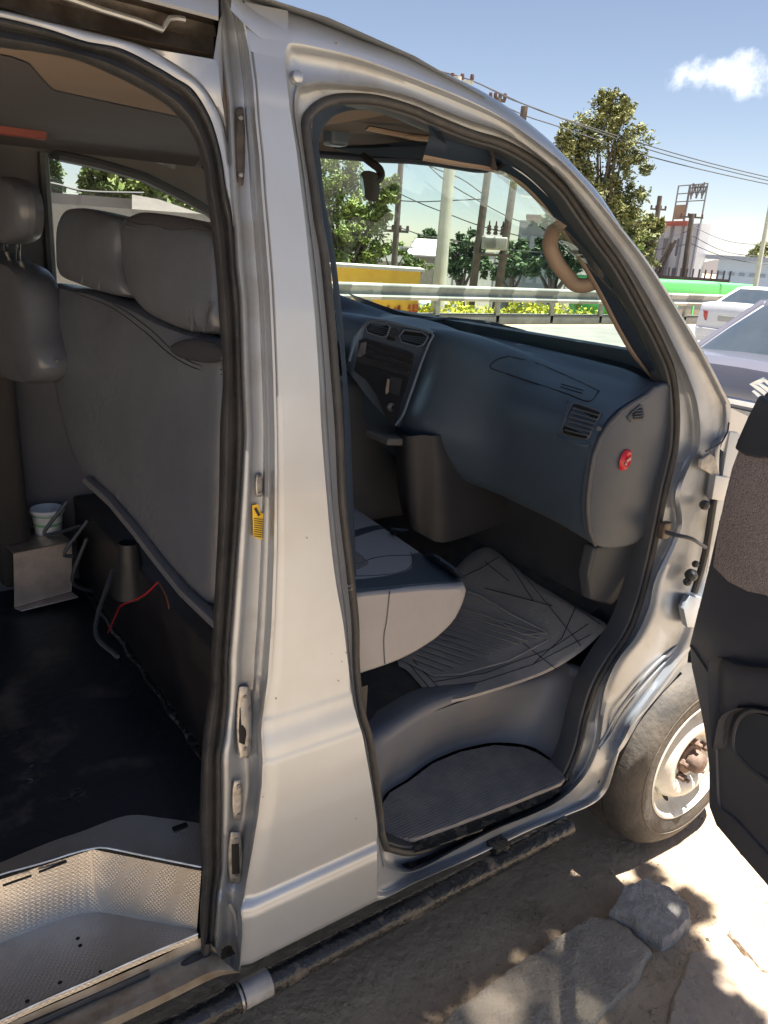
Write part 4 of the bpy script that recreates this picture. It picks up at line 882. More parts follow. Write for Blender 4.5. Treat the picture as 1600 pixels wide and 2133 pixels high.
# ---- open front door
H0 = Vector((1.776, -.004, 0)); DD = Vector((-.43, -.903, 0)).normalized(); DN = Vector((DD.y, -DD.x, 0))*1.0
if DN.x > 0: DN = -DN          # towards the cabin side, the trim face
def DS(s, z, o=0.): return H0+DD*s+Vector((0, 0, z))+DN*o
def dpx(px, py, o=0.):
    p = PN(px, py, H0+DN*o, DN); s = (p-H0-DN*o).dot(DD); return s, p.z
OUTL = [(1592,815),(1562,868),(1538,925),(1517,1000),(1495,1085),(1474,1180),(1452,1268),(1434,1340),(1438,1390),(1454,1465),(1467,1535),(1474,1600),(1474,1680),(1490,1722),(1540,1782),(1600,1852)]
od = [dpx(*p, .045) for p in OUTL]
outer = [DS(s, z, .045) for s, z in od]+[DS(.90, od[-1][1]-.01, .045), DS(.97, .36, .045), DS(1.0, .7, .045), DS(1.0, 1.17, .045), DS(.6, 1.22, .045), DS(od[0][0]+.05, od[0][1]+.01, .045)]
trim = MB().prism(outer, -DN*.025, .012, 3)
dtm = mat('door trim', (.060, .067, .085), .42, col2=(.085, .088, .10), nscale=3, bump=.06, bscale=300)
door = MB()
shell = [DS(max(s-.012, .005), z, .02) for s, z in od]+[DS(.92, od[-1][1]-.02, .02), DS(.99, .35, .02), DS(1.02, .7, .02), DS(1.02, 1.17, .02), DS(.6, 1.22, .02), DS(od[0][0]+.05, od[0][1]+.005, .02)]
door.prism(shell, -DN*.085, .006, 2); dro = door.build('front_door', silver_in, van)
dro['label'] = 'open front passenger door seen from its dark trim side'
tro = trim.build('door_trim', dtm, dro)
FB = [(1543,935),(1560,942),(1600,947),(1660,955),(1700,1300),(1600,1240),(1560,1232),(1520,1212),(1488,1180),(1498,1110),(1512,1040),(1528,975)]
fbp = [dpx(*p, .048) for p in FB]
MB().prism([DS(s, z, .053) for s, z in [fbp[k] for k in (0, 1, 2)]]+[DS(.95, 1.12, .053), DS(.95, .86, .053)]+[DS(s, z, .053) for s, z in [fbp[k] for k in (5, 6, 7, 8, 9, 10, 11)]], -DN*.012, .004, 2).build('fabric_panel', fabric, dro)
BP = [(1590,822),(1566,868),(1545,915),(1538,935),(1560,950),(1590,955),(1600,952)]
bpp = [dpx(*p, .05) for p in BP]
MB().prism([DS(s, z, .062) for s, z in bpp]+[DS(.95, 1.12, .062), DS(.95, 1.2, .062)], -DN*.02, .008, 3).build('window_sill_trim', plast_d, dro)
# armrest and pocket mouldings in the lower trim
def door_tube(pts, r, nm, m, o=.05): MB().tube(crv([DS(*dpx(x, y, o), o-.004) for x, y in pts], 30), r*.8, 8).build(nm, m, dro)
pk = [(1530,1560),(1532,1520),(1548,1488),(1575,1485),(1600,1492),(1650,1510),(1650,1640),(1600,1620),(1570,1605)]
MB().prism([DS(*dpx(x, y, .05), .05) for x, y in pk], -DN*.004, .001)  .build('pocket_recess', plast_d, dro, smooth=False)
door_tube([(1650,1500),(1600,1482),(1565,1480),(1540,1496),(1528,1530),(1530,1565),(1560,1600),(1610,1640),(1660,1680)], .010, 'pocket_rim', dtm)
door_tube([(1500,1372),(1492,1440),(1490,1520),(1492,1600),(1498,1680),(1530,1710),(1580,1765),(1630,1820)], .007, 'trim_rib', dtm)
door_tube([(1436,1345),(1456,1375),(1478,1410),(1492,1440)], .004, 'trim_rib', dtm)
# bulging panel between fabric and pocket
bl_ = [(1500,1375),(1560,1385),(1640,1400),(1660,1480),(1580,1474),(1545,1478),(1518,1500),(1505,1560),(1498,1500)]
puff([DS(*dpx(x, y, .05), .05) for x, y in bl_], -DN, .006, .012, n=50).build('armrest', dtm, dro)
# window frame and glass of the door (mostly outside the picture)
s0, z0 = od[0]
wf = [DS(s0+.02, z0, .0), DS(s0+.16, 1.45, .03), DS(s0+.33, 1.68, .06), DS(s0+.50, 1.80, .08), DS(.9, 1.84, .09), DS(1.0, 1.80, .085), DS(1.01, 1.17, .01)]
MB().tube(crv(wf, 50), .018, 8).build('window_frame', silver, dro)
MB().add([DS(s0+.05, 1.17, 0), DS(s0+.16, 1.45, .03), DS(s0+.33, 1.68, .06), DS(s0+.50, 1.80, .08), DS(.9, 1.84, .09), DS(1.0, 1.17, .0)], [(0, 1, 2, 3, 4, 5)]).build('window', side_glass, dro, smooth=False)
# hinges, boot and check strap
for (x, y), nm in (((1487,1020), 'hinge'), ((1432,1240), 'hinge')):
    pass
for pts in ([(1478,985),(1508,990),(1500,1040),(1470,1035)], [(1425,1235),(1455,1240),(1445,1300),(1420,1300),(1412,1262)]):
    MB().prism([S(x, y, .012) for x, y in pts], Vector((-.004, -.022, 0)), .003).build('hinge', silver_in, van)
MB().tube([S(1487,1042,-.004), S(1478,1100,-.008), S(1470,1150,-.008), S(1460,1190,-.006), S(1446,1235,-.004)], .010, 8).build('wiring_boot', rubber, van)
for x, y, r in ((1468,1052,.014), (1440,1198,.018), (1449,1175,.010), (1432,1212,.012)): 
    MB().lathe([(0, -r), (r*.7, -r*.7), (r, 0), (r*.8, r*.6), (0, r)], S(x, y, -.004), (.3, 1, .2), 14).build('grommet', rubber, van)
MB().tube(crv([S(1385,1108,.03), S(1410,1115,.0), S(1440,1122,-.02), S(1470,1140,-.03)], 16), .0055, 6).build('check_strap', plast_d, van)
MB().box(S(1384, 1104, .035), (.03, .02, .045), bev=.004).build('check_strap', mat('greasy steel', (.07, .055, .045), .45, .4, col2=(.16, .13, .1), nscale=60, bump=.4), van)
MB().prism([S(x, y, .0) for x, y in [(1462,958),(1480,945),(1488,950),(1500,985),(1496,998),(1478,985),(1460,975)]], Vector((0, .01, 0)), .003).build('sealer_patch', mat('grey sealer', (.45, .43, .40), .7, col2=(.3, .28, .25), nscale=30, bump=.8, bscale=50), van)
MB().tube([S(1519,880,-.001), S(1516,900,-.001), S(1505,920,-.001), S(1488,932,-.001), S(1470,940,.002)], .0022, 5).build('panel_gap', rubber, van)
# pale sand-lit return lip along the wheel arch
ar = [(1434,1358),(1400,1400),(1375,1432),(1350,1462),(1322,1498),(1300,1540),(1287,1562)]
ar2 = [(1432,1380),(1402,1418),(1376,1446),(1352,1474),(1328,1508),(1305,1548),(1290,1568)]
loft([[S(x, y, .0) for x, y in ar], [S(x, y, .002) for x, y in ar2], [S(x, y, .0)+Vector((.01, .05, .01)) for x, y in ar2]], 40, index=True).build('arch_lip', silver_in, van, angle=50)
# two pressed creases on the pillar foot
for pts in ([(1420,1345),(1380,1385),(1340,1430),(1300,1480),(1272,1530),(1248,1560)], [(1410,1345),(1365,1385),(1325,1430),(1290,1478),(1265,1525),(1246,1555)]):
    MB().tube(crv([S(x, y, .018) for x, y in pts], 30), .0035, 6).build('door_frame', silver_in, van)

# scuffs trodden into the rear floor, chips on the pillar panel
rsf = random.Random(4); scf = mat('floor scuff', (.13, .115, .10), .9, col2=(.05, .045, .04), nscale=40, ramp=(.4, .6))
for (cx, cy, w_, h_, n_) in ((75, 1612, 26, 16, 26), (145, 1655, 40, 16, 34), (12, 1530, 22, 12, 14), (240, 1380, 60, 50, 22), (330, 1500, 40, 40, 20), (60, 1480, 60, 50, 14)):
    b = MB()
    for k in range(n_):
        x, y = rsf.gauss(cx, w_*.5), rsf.gauss(cy, h_*.5); p = PZ(x, y, .4475); a = rsf.uniform(-.6, .6); l = rsf.uniform(.002, .012); t_ = rsf.uniform(.001, .003)
        u = Vector((math.cos(a), math.sin(a), 0)); v = Vector((-math.sin(a), math.cos(a), 0)); b.add([p-u*l, p-v*t_, p+u*l*.8, p+v*t_*1.3], [(0, 1, 2, 3)])
    b.build('scuff_mark', scf, van, smooth=False)
chp = mat('paint chip', (.12, .10, .085), .8, col2=(.2, .17, .14))
for (cx, cy) in ((690, 1362), (712, 1378), (705, 1418), (722, 1360), (575, 1455), (640, 1120), (548, 1660), (700, 90), (560, 1990), (742, 1705)):
    p = S(cx, cy, -.0008); q = .0010+.0012*rsf.random(); MB().add([p+Vector((q*math.cos(a)*rsf.uniform(.6, 1.5), -.0002, q*math.sin(a)*rsf.uniform(.6, 1.5))) for a in (0, 1, 2.1, 3.2, 4.3, 5.3)], [(0, 1, 2, 3, 4, 5)]).build('paint_chip', chp, van, smooth=False)
# ================================================================== GROUND AND ROADS
GZ = -.10
def nz(x, y, s=1., o=0.): return noise.fractal(Vector((x*s+o, y*s+o*1.7, o)), 1.0, 2.1, 5)
def terrain(x, y):
    z = GZ
    if y > 15.7: z = GZ-1.6*min(1, (y-15.7)/2.2)
    return z
gx = [-900, -300, -100, -40, -15, -6, -3.2]+[i*.5 for i in range(-6, 3)]+[4, 8, 15, 30, 60, 120, 300, 900, 2500]
gy = [-900, -200, -60, -20, -8, -4, -2, -1.3]+[0, 2, 5, 10, 15, 15.7, 16.2, 16.8, 17.4, 17.9, 19, 25, 40, 80, 200, 600, 2500]
gx = sorted(set([x for x in gx if x < -3 or x > 3.5]+[-3, 3.5])); gy = sorted(set([y for y in gy if y < -1.9 or y > .8]+[-1.9, .8]))
g = MB()
for i in range(len(gx)-1):
    for j in range(len(gy)-1):
        x0, x1, y0, y1 = gx[i], gx[i+1], gy[j], gy[j+1]
        if x0 >= -3 and x1 <= 3.5 and y0 >= -1.9 and y1 <= .8: continue
        g.add([(x0, y0, terrain(x0, y0)), (x1, y0, terrain(x1, y0)), (x1, y1, terrain(x1, y1)), (x0, y1, terrain(x0, y1))], [(0, 1, 2, 3)])
nxs = [-3+6.5*i/650 for i in range(651)]; nys = [-1.9+2.7*j/270 for j in range(271)]
def near_h(x, y):
    e = min(1, max(0, min(x+3, 3.5-x, y+1.9, .8-y)*4))
    h = .010*nz(x, y, 2.2, 3)+.004*nz(x, y, 14, 9)
    h += -.018*math.exp(-((y+.05)/.16)**2)
    return GZ+h*e
g.grid([[Vector((x, y, near_h(x, y))) for x in nxs] for y in nys])
dirt = mat('sandy dirt', (.46, .355, .245), .95, col2=(.32, .245, .175), nscale=3.5, bump=.9, bscale=45, ramp=(.35, .7), detail=10)
struct(g, 'ground', dirt, merge=.0001)
MB().add([(-300, .9, GZ+.012), (900, .9, GZ+.012), (900, 14.0, GZ+.012), (-300, 14.0, GZ+.012)], [(0, 1, 2, 3)])
asph = mat('sunlit asphalt', (.19, .185, .175), .85, col2=(.15, .145, .14), nscale=1.5, bump=.4, bscale=60)
struct(MB().add([(-300, .85, GZ+.010), (900, .85, GZ+.010), (900, 13.9, GZ+.010), (-300, 13.9, GZ+.010)], [(0, 1, 2, 3)]), 'road', asph, smooth=False)
struct(MB().add([(-300, 18.2, -1.692), (900, 18.2, -1.692), (900, 34, -1.692), (-300, 34, -1.692)], [(0, 1, 2, 3)]), 'lower_road', asph, smooth=False)
b = MB(); b.add([(-300, 10, GZ+.016), (900, 10, GZ+.016), (900, 10.12, GZ+.016), (-300, 10.12, GZ+.016)], [(0, 1, 2, 3)])
struct(b, 'road_line', mat('worn road paint', (.6, .6, .58), .8, col2=(.25, .25, .24), nscale=9), smooth=False)
# kerb slab (worn concrete under dust) and the broken stone at its end
conc = mat('rough kerb concrete', (.35, .30, .245), .95, col2=(.44, .36, .275), nscale=16, bump=1.0, bscale=130, ramp=(.5, .75), detail=12)
def lin(pts, n):
    L = [0]; m = len(pts)
    for i in range(m): L.append(L[-1]+(pts[(i+1) % m]-pts[i]).length)
    out = []; j = 0
    for i in range(n):
        t = L[-1]*i/n
        while L[j+1] < t: j += 1
        out.append(pts[j].lerp(pts[(j+1) % m], (t-L[j])/(L[j+1]-L[j])))
    return out
def rough_block(outline, z0, z1, name, m, label, cat, seed, amp=.008, group=None, inset=.02):
    o = lin([Vector((p.x, p.y, 0)) for p in outline], 200); c = sum(o, Vector())/len(o); mb = MB(); rows = []
    for k, (sc, z) in enumerate([(1.0, z0), (1.0, z0+(z1-z0)*.6), (.985, z1-.008), (.95, z1)]+[(.95*(1-t/24), z1) for t in range(1, 24)][:22]+[(.02, z1)]):
        row = []
        for p in o:
            X, Y = c.x+(p.x-c.x)*sc, c.y+(p.y-c.y)*sc; row.append(Vector((X, Y, z))+Vector((nz(X, Y, 9, seed), nz(Y, X, 9, seed+3), .8*nz(X+1, Y, 7, seed+5)+.25*nz(X, Y, 60, seed)))*amp)
        rows.append(row)
    mb.grid(rows, closed=True); mb.poly(rows[-1]); return solo(mb, name, m, label, cat, group, angle=60)
K = [PZ(x, y, -.055) for x, y in [(860,2170),(950,2085),(1060,2000),(1160,1935),(1240,1888),(1285,1888),(1330,1925),(1365,1965),(1330,2020),(1260,2090),(1190,2170),(1000,2240)]]
rough_block(K, GZ-.03, -.080, 'kerb_slab', conc, 'long dusty grey kerb slab lying beside the van in the shade', 'kerb', 11, .010)
B = [PZ(x, y, -.04) for x, y in [(1272,1882),(1300,1842),(1342,1820),(1395,1838),(1434,1868),(1446,1905),(1420,1925),(1386,1940),(1350,1925),(1305,1900)]]
rough_block(B, GZ-.02, -.052, 'paving_stone', mat('grey stone', (.40, .38, .36), .95, col2=(.27, .25, .235), nscale=45, bump=.9, bscale=160), 'broken grey paving stone at the end of the kerb slab near the wheel', 'stone', 31, .010)
K2 = [PZ(x, y, -.07) for x, y in [(1440,1965),(1500,1950),(1590,1985),(1680,2080),(1700,2240),(1450,2260),(1380,2180),(1400,2070)]]
rough_block(K2, GZ-.03, -.092, 'buried_slab', mat('dusty slab', (.42, .33, .25), .95, col2=(.32, .26, .21), nscale=8, bump=.7, bscale=60), 'dust covered flat slab half buried in the path, bottom right corner', 'slab', 52, .005)
K3 = [PZ(x, y, -.07) for x, y in [(1518,1930),(1570,1915),(1660,1930),(1760,2010),(1700,2060),(1590,2010)]]
rough_block(K3, GZ-.03, -.086, 'rounded_slab', MATS['dusty slab'], 'sunlit rounded slab edge beside the tip of the open door', 'slab', 71, .004)
# pebbles, gravel and straw: nobody could count them
pb = MB(); rp = random.Random(5)
for k in range(9000):
    x, y = rp.uniform(.2, 2.4), rp.uniform(-.85, .12)
    if nz(x, y, 3.0, 40) < rp.uniform(-.5, .2): continue
    s_ = rp.uniform(.001, .0035)*(2.2 if rp.random() < .04 else 1); z = near_h(x, y)+s_*.3
    if (Vector((x, y, 0))-Vector((1.65, -.15, 0))).length < .12: continue
    v = [Vector((x+s_*rp.uniform(.6, 1.2)*math.cos(a), y+s_*rp.uniform(.6, 1.2)*math.sin(a), z)) for a in (0, 1.57, 3.14, 4.71)]+[Vector((x, y, z+s_*.8)), Vector((x, y, z-s_))]
    pb.add(v, [(0, 1, 4), (1, 2, 4), (2, 3, 4), (3, 0, 4), (1, 0, 5), (2, 1, 5), (3, 2, 5), (0, 3, 5)])
o = pb.build('gravel', mat('pebbles', (.20, .16, .13), .95, col2=(.42, .34, .25), nscale=60), None, smooth=False); tag(o, 'fine gravel and grit scattered over the dirt', 'gravel', kind='stuff')
dg = MB()
for cx, cy, n_, rad in ((PZ(1110,1900,GZ).x, PZ(1110,1900,GZ).y, 90, .035), (PZ(1385,2020,GZ).x, PZ(1385,2020,GZ).y, 60, .05), (PZ(1240,2115,GZ).x, PZ(1240,2115,GZ).y, 40, .05), (PZ(700,2110,GZ).x, PZ(700,2110,GZ).y, 25, .06), (PZ(1180,1985,GZ).x, PZ(1180,1985,GZ).y, 40, .07)):
    for k in range(n_):
        x, y = rp.gauss(cx, rad), rp.gauss(cy, rad*.6); a = rp.uniform(0, 6.28); l = rp.uniform(.02, .07); u = rp.uniform(0, .9)
        p = Vector((x, y, max(near_h(x, y), -.075 if 0 else near_h(x, y)))); q = p+Vector((math.cos(a)*l, math.sin(a)*l, l*u)); sd = Vector((-math.sin(a), math.cos(a), 0))*.0009
        dg.add([p-sd, p+sd, q], [(0, 1, 2)])
o = dg.build('dry_grass', mat('dry grass', (.34, .27, .16), .9, col2=(.2, .17, .1), nscale=20), None, smooth=False); tag(o, 'dry straw and grass tufts by the kerb', 'grass', kind='stuff')

# ================================================================== LOOSE THINGS IN AND ON THE VAN
# rubber floor mat in the cab
MO = [(828,1376),(850,1398),(880,1432),(905,1452),(928,1464),(960,1460),(1010,1446),(1080,1424),(1150,1396),(1210,1358),(1250,1322),(1266,1306),(1252,1292),(1215,1272),(1160,1240),(1110,1210),(1060,1170),(1020,1140),(985,1150),(960,1172),(940,1200),(900,1290)]
mt = MB(); o2 = crv([(x, y, 0) for x, y in MO], 90, True); cc = sum(o2, Vector())/len(o2); rws = []
for k in range(22):
    t = 1-k/21*.985; rws.append([PF(cc.x+(p.x-cc.x)*t, cc.y+(p.y-cc.y)*t, .010 if k else .002) for p in o2])
mt.grid(rws, closed=True)
def stripm(pts, w, h):
    P = [PF(x, y, h) for x, y in pts]; mt.tube(P, w, 6, flat=.6)
for k in range(13):     # pressed ribs
    t = k/12; a = lerp2((858,1382), (985,1262), t); b_ = lerp2((905,1400), (1062,1338), t) if 0 else lerp2((962,1398), (1130,1330), t)
    if k % 1 == 0:
        c0_ = lerp2((850,1380), (962,1268), t); d0_ = lerp2((905,1402), (1140,1322), t)
        stripm([c0_, lerp2(c0_, d0_, .5), d0_], .0045, .015)
stripm([(840,1374),(905,1408),(960,1404),(1060,1376),(1142,1334),(1138,1316),(1070,1282),(1000,1240),(975,1232)], .004, .016)
stripm([(1000,1275),(1060,1305),(1090,1322),(1142,1318)], .005, .015)
mto = solo(mt, 'floor_mat', mat('rubber mat', (.36, .34, .32), .7, col2=(.46, .43, .39), nscale=7, bump=.25, bscale=120, ramp=(.4, .75)), 'ribbed grey rubber mat on the cab floor in front of the bench seat', 'floor mat', angle=60)
gm = MB()
for pts in ([(846,1376),(915,1456)], [(862,1376),(930,1450)], [(880,1438),(1000,1420),(1110,1384),(1230,1322)], [(905,1420),(1010,1402),(1150,1350),(1225,1300)], [(1110,1384),(1170,1330),(1200,1262)], [(1150,1230),(1250,1300)], [(1085,1190),(1210,1345)], [(1040,1160),(1000,1185),(955,1205)], [(1060,1210),(1010,1170)], [(1110,1250),(1040,1140)], [(1150,1262),(1010,1225)], [(1160,1395),(1090,1340)]):
    gm.tube([PF(*lerp2(pts[i], pts[i+1], t), .0115) for i in range(len(pts)-1) for t in (0, .25, .5, .75, 1)], .0012, 4)
go = gm.build('groove', seam, None); go.parent = mto; go.matrix_parent_inverse = Matrix.Translation(-mto.location)
# tread plate step box on the rear floor
stp_ = MB(); y0 = 1.375; xl, xr = PY(28, 1150, y0).x, PY(150, 1127, y0).x; zt2, zb2 = PY(28, 1150, y0).z, .452
zt2 = .452+.19
def plate_sheet(mb, pts, nrm, th=.004): mb.prism(pts, nrm*th, .001, 1)
A_, B_ = PY(28, 1152, y0), PY(150, 1127, y0); C_, D_ = PY(150, 1232, y0), PY(30, 1266, y0)
plate_sheet(stp_, [A_, B_, C_, D_], Vector((0, 1, 0)))
plate_sheet(stp_, [A_, B_, PZ(62, 1058, B_.z), PZ(-60, 1068, B_.z)], Vector((0, 0, -1)))
plate_sheet(stp_, [C_, D_, PZ(45, 1272, D_.z-.005), PZ(163, 1243, C_.z-.005)], Vector((0, 0, -1)))
box_o = solo(stp_, 'step_box', mat('dull tread plate', (.62, .55, .51), .36, .85, col2=(.42, .36, .33), nscale=12, extra=checker_plate), 'bent tread plate step box standing on the dark rear floor', 'step box', smooth=False)
# white tub behind it
tubp = PY(100, 1120, 1.50); 
r_top = .052; zt3 = PY(97, 1058, 1.50).z
tb3 = MB(); tb3.lathe([(.036, 0), (.038, .003), (r_top-.003, .105), (r_top, .107), (r_top+.003, .104), (r_top-.002, .112), (r_top-.005, .108), (.034, .006), (0, .006)], Vector((0, 0, 0)), (0, 0, 1), 36)
tcen = Vector((PY(97, 1058, 1.50).x, 1.50, zt3-.112))
troot = thing('plastic_tub', 'white plastic tub with green band standing behind the step box', 'tub', tcen)
tb3.v = [v+tcen for v in tb3.v]; tb3.build('tub', mat('white plastic', (.62, .64, .66), .35, col2=(.55, .57, .58), nscale=8), troot, angle=60)
MB().lathe([(.0445, .058), (.0468, .068)], tcen, (0, 0, 1), 36).build('printed_band', mat('green print', (.06, .25, .12), .4, col2=(.3, .5, .35), nscale=70), troot)
MB().lathe([(.0502, .092), (.0509, .096)], tcen, (0, 0, 1), 36).build('printed_band', MATS['green print'], troot)
MB().box(tcen+Vector((0, 0, -.02)), (.08, .08, .04)).build('tub_base', plast_d, troot)
# red and orange loose wire
wr_ = MB().tube(crv([PX(x, y, .50) for x, y in [(225,1318),(240,1285),(252,1262),(275,1252),(300,1240),(322,1220),(330,1212)]], 30), .0022, 6)
solo(wr_, 'loose_wire', mat('red wire', (.40, .01, .03), .5, col2=(.3, .03, .02), nscale=9), 'loose red wire trailing from under the bench seat', 'wire')
wr_ = MB().tube(crv([PX(x, y, .50) for x, y in [(330,1212),(342,1232),(350,1255),(352,1268)]], 30), .0018, 6)
solo(wr_, 'loose_wire', mat('orange wire', (.16, .05, .02), .5, col2=(.1, .03, .02), nscale=9), 'short rust orange wire end hanging under the bench seat', 'wire')

# ================================================================== THE ROAD BEYOND
def tint(n, c, r=.8, c2=None, **k): return mat(n, c, r, col2=c2 or tuple(x*.8 for x in c), **k)
# guardrail: w-beam with black and white bands, posts, kerb wall under it
RY = 14.55
stripe_w = tint('rail white', (.42, .42, .38), .6, (.32, .32, .29), nscale=3); stripe_k = tint('rail grey black', (.17, .175, .165), .7, (.24, .24, .22), nscale=3)
def wbeam(x0, x1, y=RY):
    pf = [(0, .86), (-.04, .84), (-.06, .80), (-.04, .75), (0, .70), (.02, .66), (0, .62), (-.04, .585), (-.06, .55), (-.04, .50), (0, .48), (.03, .49), (.03, .84)]
    return MB().grid([[Vector((x, y+a, z)) for a, z in pf] for x in (x0, x1)], closed=True)
xs0 = 3.0; k = 0
guard = thing('guardrail', 'striped steel guardrail running along the far side of the road', 'guardrail', (14, RY, -.1))
while xs0 < 26.4:
    wbeam(xs0, xs0+.85).build('rail_section', stripe_k if k % 2 else stripe_w, guard, angle=50, smooth=True); xs0 += .85; k += 1
px_posts = [(1110,660),(1245,660),(955,650),(1200,650),(1290,650),(880,640),(1420,640)]
for k in range(12):
    x = 4.2+k*2.05
    MB().box(Vector((x, RY+.05, .36)), (.13, .1, .95), bev=.01).build('post', tint('post paint', (.33, .35, .30), .7, (.2, .21, .19), nscale=5), guard)
kw = MB().box(Vector((14, 14.7, .03)), (26, .3, .27), bev=.03)
solo(kw, 'median_kerb', tint('median concrete', (.16, .165, .16), .9, (.1, .1, .1), nscale=3), 'low dark concrete kerb wall under the striped guardrail', 'kerb')
# hedge behind the rail
def leafmat(n, a, b_, sc=1.5, c3=None):
    return mat(n, a, .65, col2=b_, nscale=sc, ramp=(.38, .62), spec=.3)
hm = leafmat('hedge leaves', (.50, .47, .04), (.20, .26, .03), 3)
hg = MB(); rh = random.Random(3)
for k in range(9000):
    x = rh.uniform(12.5, 25); y = rh.uniform(17.2, 18.6); top = .12+.12*math.sin(x*1.7)+.1*math.sin(x*4.1)
    hg.leafcard(Vector((x, y, rh.uniform(-1.3, top))), rh.uniform(.05, .11), rh, .5)
solo(hg, 'hedge', hm, 'yellow green clipped hedge seen under the guardrail through the windscreen', 'hedge', smooth=False)
# white perimeter wall
pw = thing('perimeter_wall', 'long white painted wall behind the lower road', 'wall', (25, 36, -1.7))
MB().box(Vector((30, 36, .06)), (46, .25, 3.5)).build('wall', tint('white wall', (.52, .53, .50), .9, (.42, .43, .40), nscale=.8), pw)
for k in range(14): MB().box(Vector((8+k*3.2, 35.85, .1)), (.3, .12, 3.6)).build('pier', tint('pier paint', (.40, .42, .42), .9), pw)
MB().box(Vector((30, 36, 1.83)), (46, .34, .07)).build('coping', tint('coping', (.3, .31, .3), .9), pw)
# yellow kiosk with dark red painted marks
ybase = PD(770, 575, 20.5); kx0, kx1 = PD(690, 575, 20.5), PD(876, 575, 20.5)
kd = (kx1-kx0); kd.z = 0; kl = kd.length; kd.normalize(); kn_ = Vector((kd.y, -kd.x, 0))
if (CAM_C-kx0).dot(kn_) < 0: kn_ = -kn_
ky = thing('kiosk', 'yellow painted roadside kiosk with dark red figures behind the guardrail', 'kiosk', (kx0.x, kx0.y, -1.7))
rotk = Matrix(((kd.x, -kn_.x, 0), (kd.y, -kn_.y, 0), (0, 0, 1)))
kc = kx0+kd*(kl/2)-kn_*1.0; ztop = PD(876, 566, 20.5).z
MB().box(Vector((kc.x, kc.y, (ztop-1.7)/2)), (kl, 2.0, ztop+1.7), rotk).build('wall', tint('yellow paint', (.70, .47, .06), .7, (.6, .38, .05), nscale=2), ky)
MB().box(Vector((kc.x, kc.y, ztop+.03)), (kl+.2, 2.2, .07), rotk).build('roof', tint('kiosk roof', (.45, .46, .42), .8), ky)
rk = random.Random(9); fm = tint('dark red paint', (.42, .10, .03), .8)
mk = MB()
for k in range(6):
    c = PD(812+k*11, 650, 20.45)
    for q in range(5):
        p = c+Vector((0, 0, rk.uniform(-.28, .14)))+kd*rk.uniform(-.06, .06)+kn_*.012
        mk.add([p+kd*(-.03-rk.random()*.03)+Vector((0, 0, -.05)), p+kd*.04+Vector((0, 0, -.06)), p+kd*.03+Vector((0, 0, .08)), p+kd*-.03+Vector((0, 0, .05))], [(0, 1, 2, 3)])
mk.build('painted_mark', fm, ky, smooth=False)
